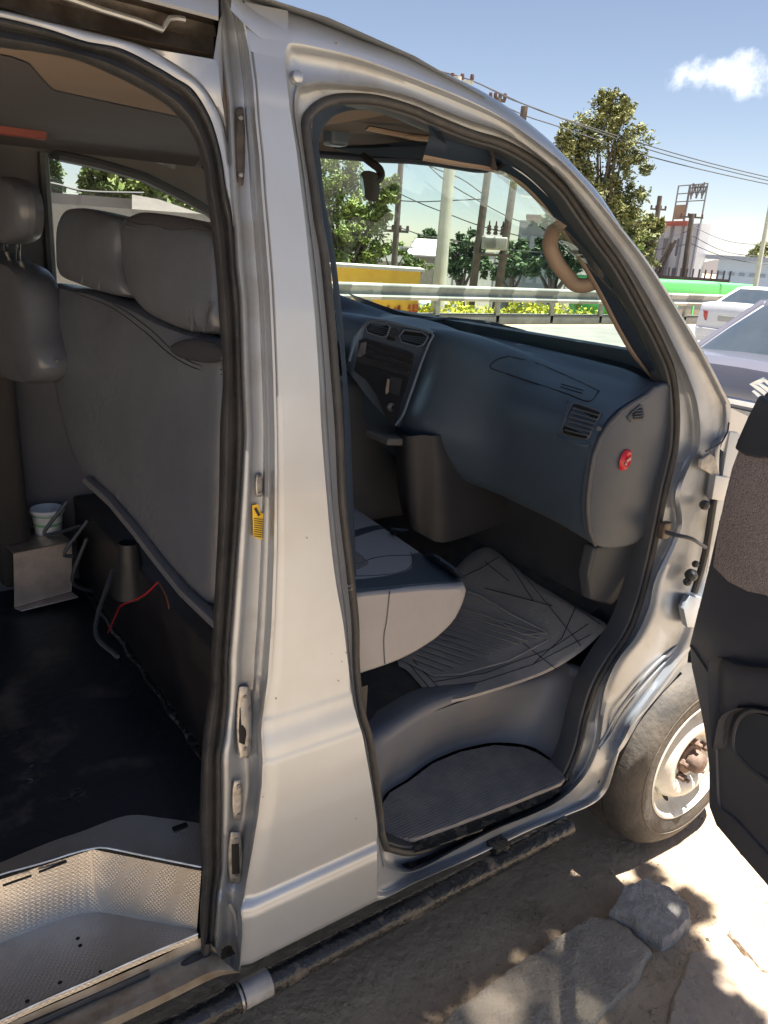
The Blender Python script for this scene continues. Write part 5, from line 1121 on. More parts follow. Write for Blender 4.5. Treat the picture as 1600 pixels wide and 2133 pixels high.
# ---- vehicles
paint = {}
def car_paint(n, c, metal=.1): return mat(n, c, .28, metal, col2=tuple(x*.92 for x in c), nscale=2, coat=.6)
cglass = mat('car glass', (.03, .04, .05), .06, .0, col2=(.05, .06, .07), nscale=1.5, spec=.9, coat=1.)
lamp_r = mat('tail lamp red', (.45, .02, .02), .2, coat=.8, col2=(.3, .01, .01)); 
def sedan(label, loc, rz, pm, group='cars on the road', L=4.3, W=1.66, H=1.46, hatch=False, nm='parked_car'):
    t = thing(nm, label, 'car', (0, 0, 0), group)
    hw = W/2
    deck = [(0, .62), (.012, .9), (.04, 1.0), (.12, 1.04), (.55, 1.05), (1.1, 1.02), (2.6, .98), (3.2, .93), (3.9, .82), (4.2, .68), (4.3, .5)]
    if hatch: deck = [(0, .7), (.04, .95), (.1, 1.0), (.5, 1.02), (1.1, 1.02), (2.6, .98), (3.2, .93), (3.9, .84), (4.2, .7), (4.3, .5)]
    rows = []
    for x, z in deck:
        e = 1-.10*max(0, 1-x/.35)**2-.14*max(0, (x-3.6)/.7)**2; w_ = hw*e
        rows.append([Vector((x, s*w_*a, zz_)) for s, a, zz_ in ((-1, .90, .22), (-1, .97, .34), (-1, 1.0, .5), (-1, 1.0, min(.68, z)), (-1, .975, max(.5, z-.12)), (-1, .93, z-.02), (-1, .80, z+.005), (-1, .4, z+.02), (1, 0, z+.025), (1, .4, z+.02), (1, .80, z+.005), (1, .93, z-.02), (1, .975, max(.5, z-.12)), (1, 1.0, min(.68, z)), (1, 1.0, .5), (1, .97, .34), (1, .90, .22))])
    rows2 = [[Vector((rows[0][i].x-.0+.06, rows[0][i].y*.9, max(.3, rows[0][i].z))) for i in range(17)]]
    b = MB(); U = [crv([r[i] for r in rows], 50) for i in range(17)]; b.grid(U); b.poly([r[0] for r in U]); b.poly([r[-1] for r in U][::-1])
    b.build('body', pm, t, angle=35)
    g0 = .62 if not hatch else .12; g1 = 1.22 if not hatch else .55
    base = [(g0, -.88), (g0+.02, 0), (g0, .88)]
    def ring(x0, x1, w_, z): return [Vector((x0, -w_, z)), Vector((x0-.05, 0, z+.01)), Vector((x0, w_, z)), Vector(((x0+x1)/2, w_*1.03, z)), Vector((x1, w_, z)), Vector((x1+.10, 0, z+.01)), Vector((x1, -w_, z)), Vector(((x0+x1)/2, -w_*1.03, z))]
    lo_, hi_ = ring(g0, 3.05, hw*.90, 1.0), ring(g1, 2.35, hw*.68, H-.05)
    gl = MB(); gl.grid([crv(lo_, 48, True, True), crv([a.lerp(b__, .5)+Vector((0, (a.y+b__.y)*.012, .0)) for a, b__ in zip(lo_, hi_)], 48, True, True), crv(hi_, 48, True, True)], closed=True); gl.build('window', cglass, t, angle=50)
    rf_ = MB(); r0 = crv(ring(g1-.03, 2.40, hw*.70, H-.07), 48, True, True); r1 = crv(ring(g1, 2.36, hw*.685, H-.035), 48, True, True); r2 = crv(ring(g1+.12, 2.2, hw*.55, H-.005), 48, True, True); r3 = crv(ring(g1+.5, 1.9, hw*.2, H), 48, True, True)
    rf_.grid([r0, r1, r2, r3], closed=True); rf_.poly(r3); rf_.build('roof', pm, t, angle=50)
    for i in (0, 2, 4, 6):
        MB().tube([lo_[i].lerp(hi_[i], q/6)+Vector((0, (1 if lo_[i].y > 0 else -1)*.012, 0)) for q in range(7)], .035, 8, flat=.6).build('window_pillar', pm, t)
    for s in (-1, 1): MB().tube([lo_[3].lerp(hi_[3], q/4)*1+Vector((.1, (0), 0)) if s > 0 else lo_[7].lerp(hi_[7], q/4)+Vector((.1, 0, 0)) for q in range(5)], .03, 6).build('window_pillar', pm, t)
    for x in (.75, 3.45):
        for s in (-1, 1):
            w1 = MB().lathe([(.17, -.02), (.2, .0), (.27, .0), (.30, -.03), (.30, -.17), (.26, -.19)], Vector((x, s*(hw+.0), .30)), (0, s, 0), 28).build('wheel', tyre_m, t)
            MB().lathe([(.19, -.005), (.17, -.02), (.06, -.01), (0, .0)], Vector((x, s*(hw+.0), .30)), (0, s, 0), 20).build('rim', mat('alloy', (.4, .4, .42), .35, .8, col2=(.3, .3, .3)), w1)
    for s in (-1, 1):
        MB().prism([Vector((.0, s*hw*.62, .66)), Vector((.0, s*hw*.62, .86)), Vector((.04, s*hw*.9, .88)), Vector((.07, s*hw*.9, .66))], Vector((-.012, 0, 0)), .004).build('tail_light', lamp_r, t)
    MB().box(Vector((.0, 0, .42)), (.10, W*.86, .20), bev=.03).build('bumper', pm, t)
    MB().box(Vector((-.02, 0, .74)), (.012, .50, .12), bev=.003).build('number_plate', tint('plate', (.45, .44, .40), .5), t)
    t.location = loc; t.rotation_euler = (0, 0, rz); return t
# grey sedan right behind the windscreen pillar, seen from the rear
gp = mat('lavender grey car paint', (.15, .148, .185), .25, .35, col2=(.14, .138, .17), nscale=2, coat=.7)
gcar = sedan('grey sedan parked nose away just ahead of the van, chrome emblem on its boot', (4.68, 1.72, GZ), R(2), gp, None, H=1.42); gcar.scale = (1, 1, 1.09)
em = MB()   # emblem on the boot: slanted angular S of bars
def bar(b_, pts, th=.010): b_.prism([Vector(p) for p in pts], Vector((-.008, 0, 0)), .0015)
ey, ez = -.20, .94
for sg in (1, -1):
    P_ = lambda y, z: Vector((-.012, ey-sg*y*1.25, ez+sg*z*1.1))
    bar(em, [P_(-.075, .012), P_(-.01, .062), P_(.012, .047), P_(-.035, .012)])
    bar(em, [P_(-.010, .062), P_(.055, .022), P_(.040, .010), P_(-.02, .047)])
    bar(em, [P_(-.075, .012), P_(.010, -.030), P_(.030, -.018), P_(-.035, .018)])
emo = em.build('emblem', chrome, gcar); emo['label'] = 'chrome angular emblem'
MB().box(Vector((-.012, 0, .84)), (.03, 1.1, .038), bev=.008).build('chrome_strip', chrome, gcar)
wc = sedan('white sedan in the far lane beside the guardrail, only its tail in view', (15.7, 9.55-.86, GZ), R(3), car_paint('white car paint', (.70, .70, .72)), 'cars on the road', H=1.42)
def at_top(px, py, zt): return PZ(px, py, zt)
def low_car(px, py, h, label, pm, rz=0., **k):
    p = PZ(px, py, -1.69+h); return sedan(label, (p.x-1.8, p.y-.8, -1.69), rz, pm, 'cars on the lower road', **k)
low_car(1175, 664, 1.46, 'white hatchback roof showing above the median kerb below the guardrail', car_paint('white paint two', (.66, .67, .66)), hatch=True)
# minibus white and green at right of it
def minibus(label, p, L, W, H, top, low, group, name='minibus', band=.5):
    t = thing(name, label, 'bus' if name == 'bus' else 'minibus', (0, 0, 0), group)
    MB().box(Vector((L/2, W/2, .35+(H-.35)*.25)), (L, W, (H-.35)*.5), bev=.08).build('body', low, t)
    MB().box(Vector((L/2, W/2, H*.70)), (L*.985, W*.97, H*.30), bev=.05).build('window', cglass, t)
    MB().box(Vector((L/2, W/2, H*.92)), (L*.98, W*.96, H*.17), bev=.10).build('roof', top, t)
    n = int(L/.95)
    for k in range(n+1):
        MB().box(Vector((.1+k*(L-.2)/n, W/2, H*.70)), (.09, W*.985, H*.31), bev=.01).build('window_pillar', top, t)
    for x in (L*.18, L*.82):
        for y in (0.0, W):
            w1 = MB().lathe([(.2, 0), (.36, 0), (.40, -.03), (.40, -.2), (.3, -.22)], Vector((x, y, .40)), (0, -1 if y == 0 else 1, 0), 24).build('wheel', tyre_m, t)
    t.location = p; return t
gtop = mat('green bus paint', (.10, .62, .14), .35, col2=(.12, .55, .16), nscale=1); 
bp_ = PZ(1380, 588, 1.12); minibus('long green roofed city bus on the lower road beyond the guardrail', (bp_.x-1.5, bp_.y+.3, -1.69), 8.0, 2.5, 2.85, gtop, mat('pale bus flank', (.55, .62, .56), .5, col2=(.2, .45, .3), nscale=1), None, 'bus')
p_ = PZ(1250, 652, -.15); minibus('green and white minibus passing under the guardrail, seen through the windscreen', (p_.x, p_.y, -1.69), 4.4, 1.7, 1.75, tint('minibus green', (.10, .30, .22), .5), car_paint('minibus white', (.6, .66, .64)), None)
# small pale pick-up beside the kiosk
p_ = PZ(880, 612, .15); tk = thing('pickup_truck', 'pale grey light truck parked beside the yellow kiosk', 'truck', (p_.x, p_.y, -1.69))
MB().box(Vector((p_.x+.7, p_.y+.8, -.85)), (1.5, 1.5, 1.5), bev=.12).build('cab', car_paint('pale truck paint', (.55, .58, .60)), tk)
MB().box(Vector((p_.x+.7, p_.y+.03, -.45)), (1.1, .04, .42), bev=.02).build('window', cglass, tk)
MB().box(Vector((p_.x-.07, p_.y+.8, -.45)), (.04, 1.2, .42), bev=.02).build('window', cglass, tk)
MB().box(Vector((p_.x+2.4, p_.y+.8, -1.1)), (1.9, 1.5, .4), bev=.03).build('cargo_bed', tint('bed grey', (.4, .42, .45), .6), tk)
for x in (.5, 2.8): MB().lathe([(.15, 0), (.3, 0), (.33, -.03), (.33, -.15)], Vector((p_.x+x, p_.y+.02, -1.36)), (0, -1, 0), 20).build('wheel', tyre_m, tk)
MB().box(Vector((p_.x+.7, p_.y+.0, -1.25)), (1.3, .06, .12)).build('bumper', tint('truck dark', (.12, .12, .13), .6), tk)
# ---- poles, transformer and cables
wood = tint('weathered pole', (.15, .12, .10), .9, (.09, .075, .065), nscale=4, bump=.4); steelp = tint('pale green pole', (.50, .50, .42), .5, (.42, .42, .36), nscale=2)
def at_dist(px, py, D): return PD(px, py, D)
def pole(label, pb, pt, D, r0, r1, m, arms=(), group='poles beyond the road', name='utility_pole', zb=-1.7, extra=0.):
    a, b_ = PD(*pb, D), PD(*pt, D); d = (b_-a)/(b_.z-a.z); a = a+d*(zb-a.z); b_ = b_+d*extra
    t = thing(name, label, 'pole' if name == 'utility_pole' else 'lamp post', a, group)
    MB().tube([a, a.lerp(b_, .5), b_], r0, 12, r2=r1).build('shaft', m, t)
    rgt = Vector((_R0.x, _R0.y, 0)).normalized()
    for (f, l, dz) in arms:
        c = a.lerp(b_, f); ar = MB().box(c, (.09, l, .09), Matrix(((-rgt.y, rgt.x, 0), (rgt.x, rgt.y, 0), (0, 0, 1))).transposed() if 0 else Matrix.Rotation(math.atan2(rgt.y, rgt.x)-math.pi/2, 3, 'Z')).build('cross_arm', m, t)
        for q in (-.45, -.15, .15, .45): MB().lathe([(.0, .22), (.05, .2), (.06, .1), (.04, .0)], c+rgt*(q*l), (0, 0, 1), 8).build('insulator', tint('insulator', (.12, .06, .05), .4), ar)
    return t, a, b_
p1 = pole('thin dark pole with leafy tree beside it, leftmost in the windscreen', (820,565), (836,330), 30, .13, .10, wood, [(.62, .9, 0)], extra=0)
p2 = pole('thick pale steel pole in the middle of the windscreen', (916,588), (953,160), 24, .24, .13, steelp, [(.985, .9, 0)])
p3 = pole('dark pole on the left of the transformer', (985,600), (1037,203), 27, .15, .11, wood, [(.99, .5, 0)])
p4 = pole('dark pole on the right of the transformer', (1040,592), (1093,222), 27, .15, .11, wood)
p5 = pole('dark wooden pole with short arms in front of the white building, left one', (1352,580), (1375,408), 50, .20, .13, wood, [(.90, .9, 0), (.78, 1.1, 0)])
p6 = pole('wooden pole with cables in front of the white building, right one', (1424,578), (1442,445), 50, .20, .14, wood, [(.97, 1.3, 0)])
p7 = pole('slim pale lamp post at the right edge behind the white sedan', (1578,572), (1606,420), 30, .10, .05, steelp, name='lamp_post', extra=2)
p8 = pole('short raking timber prop leaning on the left wooden pole', (1358,578), (1398,505), 49, .12, .09, wood, group='timber props')
p9 = pole('second raking timber prop nearer the white building', (1368,578), (1408,500), 49, .12, .09, wood, group='timber props')
# transformer on its platform
tf = thing('transformer', 'grey pole-mounted transformer with three bushings between two dark poles', 'transformer', tuple(PD(1028, 530, 27)))
tA, tB = PD(1005, 492, 27), PD(1055, 522, 27); tw_ = Vector((tB.x-tA.x, tB.y-tA.y, 0)).length
rotT = Matrix.Rotation(math.atan2(tB.y-tA.y, tB.x-tA.x), 3, 'Z'); tc_ = (tA+tB)/2
grm = tint('transformer grey', (.36, .37, .33), .6, (.28, .28, .25), nscale=3)
MB().box(tc_, (tw_, .7, abs(tA.z-tB.z)), rotT, .05).build('tank', grm, tf)
for k in range(8): MB().box(tc_+rotT @ Vector((-tw_*.32+k*.055*tw_, -.40, -.02)), (.02, .14, abs(tA.z-tB.z)*.75), rotT).build('cooling_fin', grm, tf)
for q in (-.22, 0, .22):
    MB().lathe([(.05, 0), (.09, .05), (.05, .1), (.09, .15), (.05, .2), (.08, .25), (.03, .3), (.02, .42), (0, .44)], tc_+rotT @ Vector((q, 0, .26)), (0, 0, 1), 10).build('bushing', tint('bushing brown', (.12, .08, .07), .35), tf)
MB().box(tc_+Vector((0, 0, -.36)), (tw_*1.5, .5, .08), rotT).build('platform', wood, tf)
cable_m = mat('cable black', (.03, .03, .035), .6, col2=(.04, .04, .045))
def cable(label, pts, D, r=.018, sag=True):
    P = [PD(x, y, d) for (x, y), d in zip(pts, D)]
    solo(MB().tube(crv(P, 36), r, 5), 'overhead_cable', cable_m, label, 'cable', 'overhead cables')
cable('top cable over the van roof ending behind the tall right tree', [(860,122),(925,151),(984,168),(1108,224),(1190,252),(1350,303),(1500,345),(1700,392)], [24,24.5,25,27,28,30,32,34])
cable('second cable just under the top one above the van roof', [(900,143),(984,168),(1060,205),(1106,222),(1200,258),(1350,311),(1500,352),(1700,399)], [24,25,26,27,28,30,32,34])
cable('third cable crossing lower to the right of the tall tree', [(1020,205),(1092,240),(1165,264),(1340,322),(1500,362),(1700,404)], [26,27,28,30,32,34])
cable('cable from the left edge of the windscreen up over the pale pole', [(870,330),(905,350),(960,372),(1003,402)], [25,25,26,27])
cable('parallel cable below it reaching the transformer pole', [(880,332),(930,378),(1000,420),(1060,452),(1110,470)], [25,25,26,27,29])
cable('sagging cable from the leftmost pole to the transformer poles', [(834,404),(880,425),(940,448),(1000,470),(1085,492)], [30,28,27,27,29])
cable('flat cable between the leftmost pole and the transformer pole', [(832,418),(880,420),(950,417),(1002,415)], [30,28,27,27])
cable('low heavy cable bundle left of the pale pole', [(790,472),(830,474),(880,490),(930,498),(1000,512)], [33,30,28,27,27])
cable('low cable right of the transformer running behind the grab handle', [(1040,518),(1090,523),(1160,528),(1300,540)], [27,28,30,34])
cable('upper cable sagging right of the white building', [(1444,472),(1500,497),(1560,508),(1700,512)], [50,50,50,51])
cable('middle cable sagging right of the white building', [(1444,492),(1500,520),(1560,532),(1700,540)], [50,50,50,51])
cable('lower thick cable sagging over the blue warehouse', [(1436,506),(1500,532),(1560,546),(1700,560)], [50,50,50,51])
cable('cable between the two wooden poles by the white building', [(1366,500),(1400,492),(1438,480)], [50,50,50])
cable('lower cable between the two wooden poles', [(1360,522),(1400,514),(1436,508)], [50,50,50])
cable('cable crossing the view through the rear side window', [(70,375),(120,384),(180,398),(300,402)], [14,14,14,14], )
# ---- buildings
def block(name, label, cat, px0, px1, pyt, D, depth, m, zb=-1.7, skew=0.):
    a, b_ = PD(px0, pyt[0], D), PD(px1, pyt[1], D+skew); zt_ = (a.z+b_.z)/2
    d = b_-a; d.z = 0; l = d.length; d.normalize(); n = Vector((-d.y, d.x, 0))
    if n.dot(a-CAM_C) < 0: n = -n
    t = thing(name, label, cat, (a.x, a.y, zb)); rot = Matrix(((d.x, n.x, 0), (d.y, n.y, 0), (0, 0, 1)))
    c = a+d*(l/2)+n*(depth/2)
    MB().box(Vector((c.x, c.y, (zt_+zb)/2)), (l, depth, zt_-zb), rot).build('wall', m, t, smooth=False)
    return t, a, d, n, l, zt_, rot
whitew = tint('white render', (.62, .62, .63), .9, (.50, .50, .52), nscale=.5); greyw = tint('grey render', (.33, .32, .35), .9, (.26, .25, .28), nscale=.5)
t, a, d, n, l, zt_, rot = block('apartment_building', 'three storey white building with rooftop sign frame right of the tall tree', 'building', 1384, 1462, (470, 462), 60, .8, whitew, skew=-3)
win = tint('dark window', (.12, .12, .15), .3)
for fl in range(4):
    z = zt_-1.5-fl*1.9
    for (u0, u1) in ((.02, .22), (.46, .54)):
        w_ = MB().box(a+d*(l*(u0+u1)/2)+Vector((0, 0, z-a.z))-n*.03, (l*(u1-u0), .1, 1.1), rot).build('window', win, t)
    MB().box(a+d*(l*.12)+Vector((0, 0, z-.95-a.z))-n*.25, (l*.24, .5, .55), rot).build('balcony', whitew, t)
for u in (.26, .56, .98): MB().box(a+d*(l*u)+Vector((0, 0, (zt_-1.7)/2-a.z))-n*.06, (.18, .12, zt_+1.7), rot).build('downpipe', greyw, t)
MB().box(a+d*(l*.30)+Vector((0, 0, zt_+.02-a.z))-n*.1, (l*.8, .5, .28), rot).build('roof_edge', tint('red roof trim', (.45, .13, .09), .8), t)
sg = MB().box(a+d*(l*.38)+Vector((0, 0, zt_+.75-a.z)), (l*.30, .1, .9), rot).build('sign_board', tint('orange sign', (.33, .22, .14), .8, (.25, .2, .15), nscale=4), t)
frm = MB()
for u in (.22, .52, .54, .98): frm.box(a+d*(l*u)+Vector((0, 0, zt_+1.2-a.z)), (.07, .07, 2.4), rot)
for z in (1.5, 2.0, 2.5): frm.box(a+d*(l*.6)+Vector((0, 0, zt_+z-.1-a.z)), (l*.78, .06, .06), rot)
for k in range(9):
    frm.box(a+d*(l*(.56+k*.047))+Vector((0, 0, zt_+2.0-a.z)), (.10, .06, .75+.25*(k % 2)), rot @ Matrix.Rotation(.5*(k % 3-1), 3, 'Y'))
    frm.box(a+d*(l*(.575+k*.047))+Vector((0, 0, zt_+2.2-a.z)), (.3, .06, .08), rot)
frm.build('sign_frame', tint('rust frame', (.20, .20, .21), .8), t)
t, a, d, n, l, zt_, rot = block('grey_building', 'grey pink building wing between the tall tree and the white building', 'building', 1322, 1388, (474, 468), 58, .8, greyw)
for k in range(4):
    for q in range(3): MB().box(a+d*(l*(.2+q*.28))+Vector((0, 0, zt_-1.6-k*1.9-a.z))-n*.03, (l*.14, .1, 1.0), rot).build('window', win, t)
MB().box(a+d*(l*.5)+Vector((0, 0, zt_+.1-a.z)), (l*1.05, 1.0, .3), rot).build('roof', tint('red brown roof', (.33, .14, .12), .8), t)
t, a, d, n, l, zt_, rot = block('grey_building', 'blue grey building seen through the windscreen left of the grab handle', 'building', 1084, 1175, (452, 470), 50, 8, tint('blue grey wall', (.30, .34, .37), .8, (.26, .3, .33), nscale=.6))
for k in range(3):
    for q in range(4): MB().box(a+d*(l*(.12+q*.24))+Vector((0, 0, zt_-1.3-k*1.8-a.z))-n*.03, (l*.16, .1, .9), rot).build('window', tint('pale pane', (.40, .46, .50), .3), t)
MB().box(a+d*(l*.6)+Vector((0, 0, zt_+.1-a.z)), (l*.9, 6, .2), rot).build('roof', tint('brown roof edge', (.30, .20, .17), .8), t)
t, a, d, n, l, zt_, rot = block('warehouse', 'pale blue flat roofed warehouse behind the white sedan', 'warehouse', 1498, 1680, (541, 548), 58, 1.5, tint('pale blue sheet', (.50, .60, .72), .6, (.44, .54, .66), nscale=.7))
MB().box(a+d*(l*.5-.6)+Vector((0, 0, zt_+.1-a.z)), (l*1.08, 2.2, .25), rot).build('roof', tint('warehouse roof', (.38, .42, .48), .7), t)
for k in range(8): MB().box(a+d*(l*(.06+k*.12))+Vector((0, 0, zt_-.9-a.z))-n*.04, (.35, .06, .18), rot).build('vent', tint('vent grey', (.3, .36, .44), .6), t)
t, a, d, n, l, zt_, rot = block('house', 'low house with a pale sheet roof left of the pale steel pole', 'house', 845, 912, (532, 534), 45, 6, tint('house wall', (.25, .24, .22), .9))
MB().prism([a+Vector((0, 0, 0))-n*.5, a+d*l-n*.5, a+d*l+n*3+Vector((0, 0, .9)), a+n*3+d*.5+Vector((0, 0, .9))], Vector((0, 0, .08))).build('roof', tint('sheet roof', (.55, .54, .52), .6), t)
t, a, d, n, l, zt_, rot = block('tan_wall', 'tan boundary wall under the left tree, seen through the windscreen', 'wall', 735, 905, (541, 548), 40, .3, tint('tan wall', (.40, .35, .28), .9))
t, a, d, n, l, zt_, rot = block('footbridge_fence', 'dark iron fence line in front of the white building', 'fence', 1330, 1520, (574, 578), 48, .1, tint('fence dark', (.10, .08, .08), .8), zb=-1.7)
for k in range(16): MB().box(a+d*(l*k/15)+Vector((0, 0, .25)), (.09, .09, .6), rot).build('post', MATS['fence dark'], t)
# left view through the rear side window
t, a, d, n, l, zt_, rot = block('boundary_wall', 'brown grey wall seen through the rear side window', 'wall', -60, 277, (398, 405), 13, 1.5, tint('brown grey wall', (.10, .085, .085), .9, (.08, .07, .07), nscale=2), zb=-.1)
t, a, d, n, l, zt_, rot = block('shed', 'pale roofed low shed behind the headrests in the rear side window', 'shed', 100, 620, (428, 455), 11, 2, tint('pale shed wall', (.20, .18, .16), .9), zb=-.1)
MB().prism([PD(275, 405, 12.5), PD(330, 415, 12.5), PD(470, 462, 12.0), PD(470, 480, 11.4), PD(275, 445, 11.4)], Vector((0, 0, -.05))).build('roof', tint('pale concrete', (.13, .12, .11), .9, (.1, .09, .085), nscale=3), t)
# hill on the skyline
hl = MB(); hp = []
for k in range(41):
    px = 1380+k*9; h = 24*math.exp(-((px-1495)/55)**2)+10*math.exp(-((px-1640)/90)**2); hp.append((PD(px, 566-h+(px-1495)*.06, 900), PD(px, 590, 900)))
hl.grid([[a for a, _ in hp], [b_+Vector((0, 0, -12)) for _, b_ in hp]]); hb2 = [a+Vector((120, 180, -6)) for a, _ in hp]; hl.grid([[a for a, _ in hp], hb2])
struct(hl, 'hill', tint('hazy hill', (.42, .46, .55), 1.), )
# ---- trees
def blob(c, r, rr_):
    v = Vector((rr_.gauss(0, 1), rr_.gauss(0, 1), rr_.gauss(0, 1))); v.normalize(); return Vector((c.x+v.x*r.x, c.y+v.y*r.y, c.z+v.z*r.z))
def tree(label, base, lobes, lm, seed, leaf=.22, dens=1., name='tree', wm=None, trunk_r=.25, group='trees beyond the road'):
    rr_ = random.Random(seed); wm = wm or wood
    t = thing(name, label, 'tree', base, group); cr = MB(); tr_ = MB(); base = Vector(base)
    top = max((c for c, r in lobes), key=lambda c: c.z); mid = sum((c for c, r in lobes), Vector())/len(lobes)
    fork = base.lerp(Vector((mid.x, mid.y, mid.z)), .45)
    tr_.tube(crv([base, base.lerp(fork, .5)+Vector((.1, .05, 0)), fork], 8), trunk_r, 10, r2=trunk_r*.7)
    for c, r in lobes:
        tr_.tube(crv([fork, fork.lerp(c, .5)+Vector((rr_.uniform(-.3, .3), rr_.uniform(-.3, .3), .2)), c], 8), trunk_r*.45, 6, r2=.02)
        n_cl = int(16*dens)
        for k in range(n_cl):
            v = Vector((rr_.gauss(0, 1), rr_.gauss(0, 1), rr_.gauss(0, 1))).normalized()*(rr_.random()**.33); cc_ = Vector((c.x+v.x*r, c.y+v.y*r, c.z+v.z*r*.95)); q = r*rr_.uniform(.14, .30)
            for j in range(int(58*dens)):
                w_ = Vector((rr_.gauss(0, .5), rr_.gauss(0, .5), rr_.gauss(0, .42)))*q*1.3; cr.leafcard(cc_+w_, leaf*rr_.uniform(.5, 1.1), rr_, .38)
    tr_.build('trunk', wm, t); cr.build('crown', lm, t, smooth=False); return t
lm1 = leafmat('mango leaves', (.21, .26, .06), (.085, .13, .04), 1.2); lm2 = leafmat('olive leaves', (.22, .225, .085), (.10, .115, .05), .9); lm3 = leafmat('dark leaves', (.10, .155, .06), (.05, .09, .04), .6)
def lob(lst, D): return [(PD(x, y, D+dd), r/1600*D*1.02) for x, y, r, dd in lst]
tree('broad leafy tree filling the left of the windscreen', PD(715, 600, 26)-Vector((0, 0, PD(715,600,26).z+1.7)), lob([(690,380,52,0),(730,420,55,.5),(690,470,55,0),(745,480,50,.3),(650,430,55,0),(720,530,42,0),(660,530,50,0),(780,450,32,.2),(800,400,24,0),(765,530,30,0),(705,345,36,0),(815,385,16,0),(620,380,50,0)], 26), lm1, 1, .10, 1.35)
b5 = PD(1255, 590, 30)
tree('tall olive green tree above the windscreen pillar', (b5.x, b5.y, -1.7), lob([(1245,240,38,0),(1215,270,42,0),(1285,260,40,0),(1300,300,42,0),(1200,310,40,0),(1250,320,55,.5),(1310,350,36,0),(1230,380,55,0),(1290,400,48,0),(1270,450,48,0),(1310,440,40,0),(1180,290,25,0),(1262,212,22,0),(1300,225,20,0),(1240,500,45,0),(1300,500,40,0),(1195,360,40,0),(1320,490,30,0)], 30), lm2, 2, .10, 1.15)
tree('bushy tree at the foot of the tall olive tree, beside the grey building', PD(1330,590,46)-Vector((0, 0, PD(1330,590,46).z+1.7)), lob([(1320,500,34,0),(1345,480,24,0),(1340,530,28,0),(1300,540,34,0),(1365,470,14,0)], 46), lm2, 3, .22, .9)
tree('green tree behind the grab handle in the windscreen', PD(1150,590,36)-Vector((0, 0, PD(1150,590,36).z+1.7)), lob([(1160,490,36,0),(1130,530,36,0),(1180,540,40,0),(1210,520,36,0),(1100,545,30,0),(1150,455,22,0),(1225,550,30,0)], 36), lm3, 4, .18, .9)
tree('green bushy trees between the pale pole and the transformer', PD(965,600,40)-Vector((0, 0, PD(965,600,40).z+1.7)), lob([(950,515,28,0),(975,505,26,0),(960,545,34,0),(990,540,26,0),(935,550,26,0)], 40), lm3, 5, .18, .8)
tree('green bushy tree right of the transformer', PD(1070,600,40)-Vector((0, 0, PD(1070,600,40).z+1.7)), lob([(1070,530,26,0),(1060,555,26,0),(1095,550,26,0),(1030,560,24,0),(1085,515,14,0)], 40), lm3, 6, .18, .8)
tree('dark pointed conifer left of the pale pole', PD(890,560,55)-Vector((0, 0, PD(890,560,55).z+1.7)), lob([(898,485,10,0),(895,497,16,0),(890,510,22,0),(870,515,14,0)], 55), lm3, 7, .2, .9, name='conifer')
tree('sparse shrub by the low house left of the pale pole', PD(845,590,38)-Vector((0, 0, PD(845,590,38).z+1.7)), lob([(840,535,18,0),(825,515,14,0),(800,520,16,0),(850,560,22,0),(880,555,16,0)], 38), lm1, 8, .15, .6, name='shrub')
tree('small round tree beside the lamp post at the right edge', PD(1585,580,60)-Vector((0, 0, PD(1585,580,60).z+1.7)), lob([(1580,530,16,0),(1592,520,12,0),(1570,535,12,0)], 60), lm2, 9, .22, .8)
tree('tree with a rounded crown seen through the rear side window', PD(300,460,15)-Vector((0, 0, PD(300,460,15).z+.1)), lob([(220,385,42,0),(270,380,52,0),(330,400,50,0),(390,425,50,0),(190,400,26,0),(440,440,50,0),(300,360,40,0)], 15), lm1, 10, .12, 1.1)
tree('slim conifer at the left end of the rear side window', PD(100,440,16)-Vector((0, 0, PD(100,440,16).z+.1)), lob([(100,335,20,0),(98,355,22,0),(102,380,20,0),(95,400,24,0),(104,310,16,0)], 16), lm3, 11, .10, .8, name='conifer')
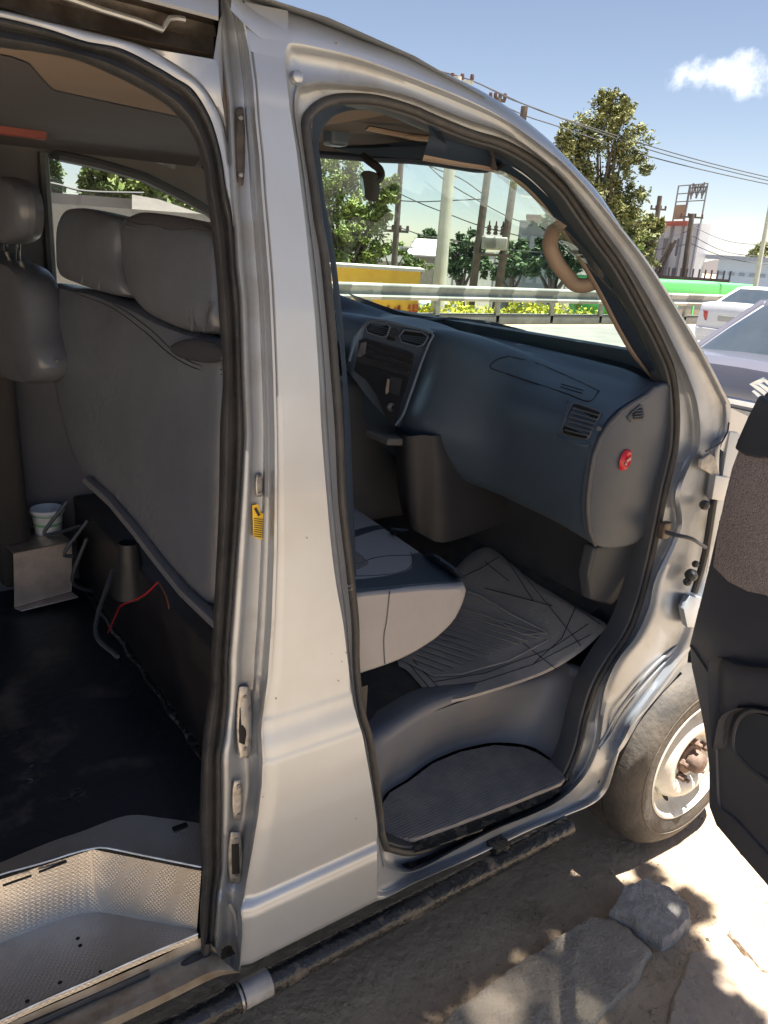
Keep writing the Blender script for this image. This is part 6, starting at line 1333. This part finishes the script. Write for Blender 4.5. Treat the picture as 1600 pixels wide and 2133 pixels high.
# low far greenery along the skyline
fg = MB(); rf2 = random.Random(20)
for k in range(5200):
    px = rf2.uniform(660, 1260); D_ = rf2.uniform(62, 75); h = 14+10*math.sin(px*.03)+6*math.sin(px*.11)
    p = PD(px, 575-rf2.random()*h*1.0, D_); fg.leafcard(p, rf2.uniform(.3, .7), rf2, .6)
o = fg.build('far_greenery', lm3, None, smooth=False); tag(o, 'line of far green bushes along the skyline through the windscreen', 'greenery', kind='stuff')
# added tree, unseen, its leaves placed along the sun's rays to throw the shade
st = thing('added_shade_tree', 'added unseen tree whose leafy crown is shaped to shade the near side of the van', 'tree', (-2.6, -3.4, GZ)); rs_ = random.Random(77); sc_ = MB()
def shade_edge(y):
    if y > .16: return 2.3
    if y > -.04: return 1.55
    if y > -.25: return 1.80
    return 1.68+(y+.25)*.4
n_ok = 0
while n_ok < 17000:
    gx_, gy_ = rs_.uniform(-1.0, 2.3), rs_.uniform(-.80, 1.8)
    if gx_ > shade_edge(gy_) or (gy_ > .35 and gx_ < -.1): continue
    if gy_ < -.06 and gx_ < 1.45 and rs_.random() < .40: continue
    h = rs_.uniform(3.4, 4.0) if gx_ > 1.45 else (rs_.uniform(11, 14) if gy_ < -.06 else rs_.uniform(4.1, 5.4))
    p = Vector((gx_, gy_, GZ))+SUN*(h/SUN.z); sc_.leafcard(p, rs_.uniform(.035, .075), rs_, .55); n_ok += 1
for k in range(7000):
    gx_, gy_ = rs_.uniform(-.6, 1.55), rs_.uniform(.0, .75); p = Vector((gx_, gy_, GZ))+SUN*(rs_.uniform(4.3, 5.4)/SUN.z); sc_.leafcard(p, rs_.uniform(.04, .08), rs_, .55)
sc_.build('crown', lm1, st, smooth=False)
MB().tube(crv([Vector((-2.6, -3.4, GZ)), Vector((-2.5, -3.2, 1.6)), Vector((-2.0, -2.4, 3.4)), Vector((-.6, -2.0, 4.6))], 20), .2, 12, r2=.08).build('trunk', wood, st)
for e_ in ((1.9, -.9, 4.7), (2.2, .3, 4.6), (.9, 1.0, 5.0), (.2, -.4, 5.0), (1.6, -2.2, 10.0)):
    MB().tube(crv([Vector((-1.0, -2.0, 4.2)), Vector((e_[0]*.4-.2, e_[1]*.5-1.0, 4.5)), Vector(e_)], 12), .05, 8, r2=.015).build('limb', wood, st)
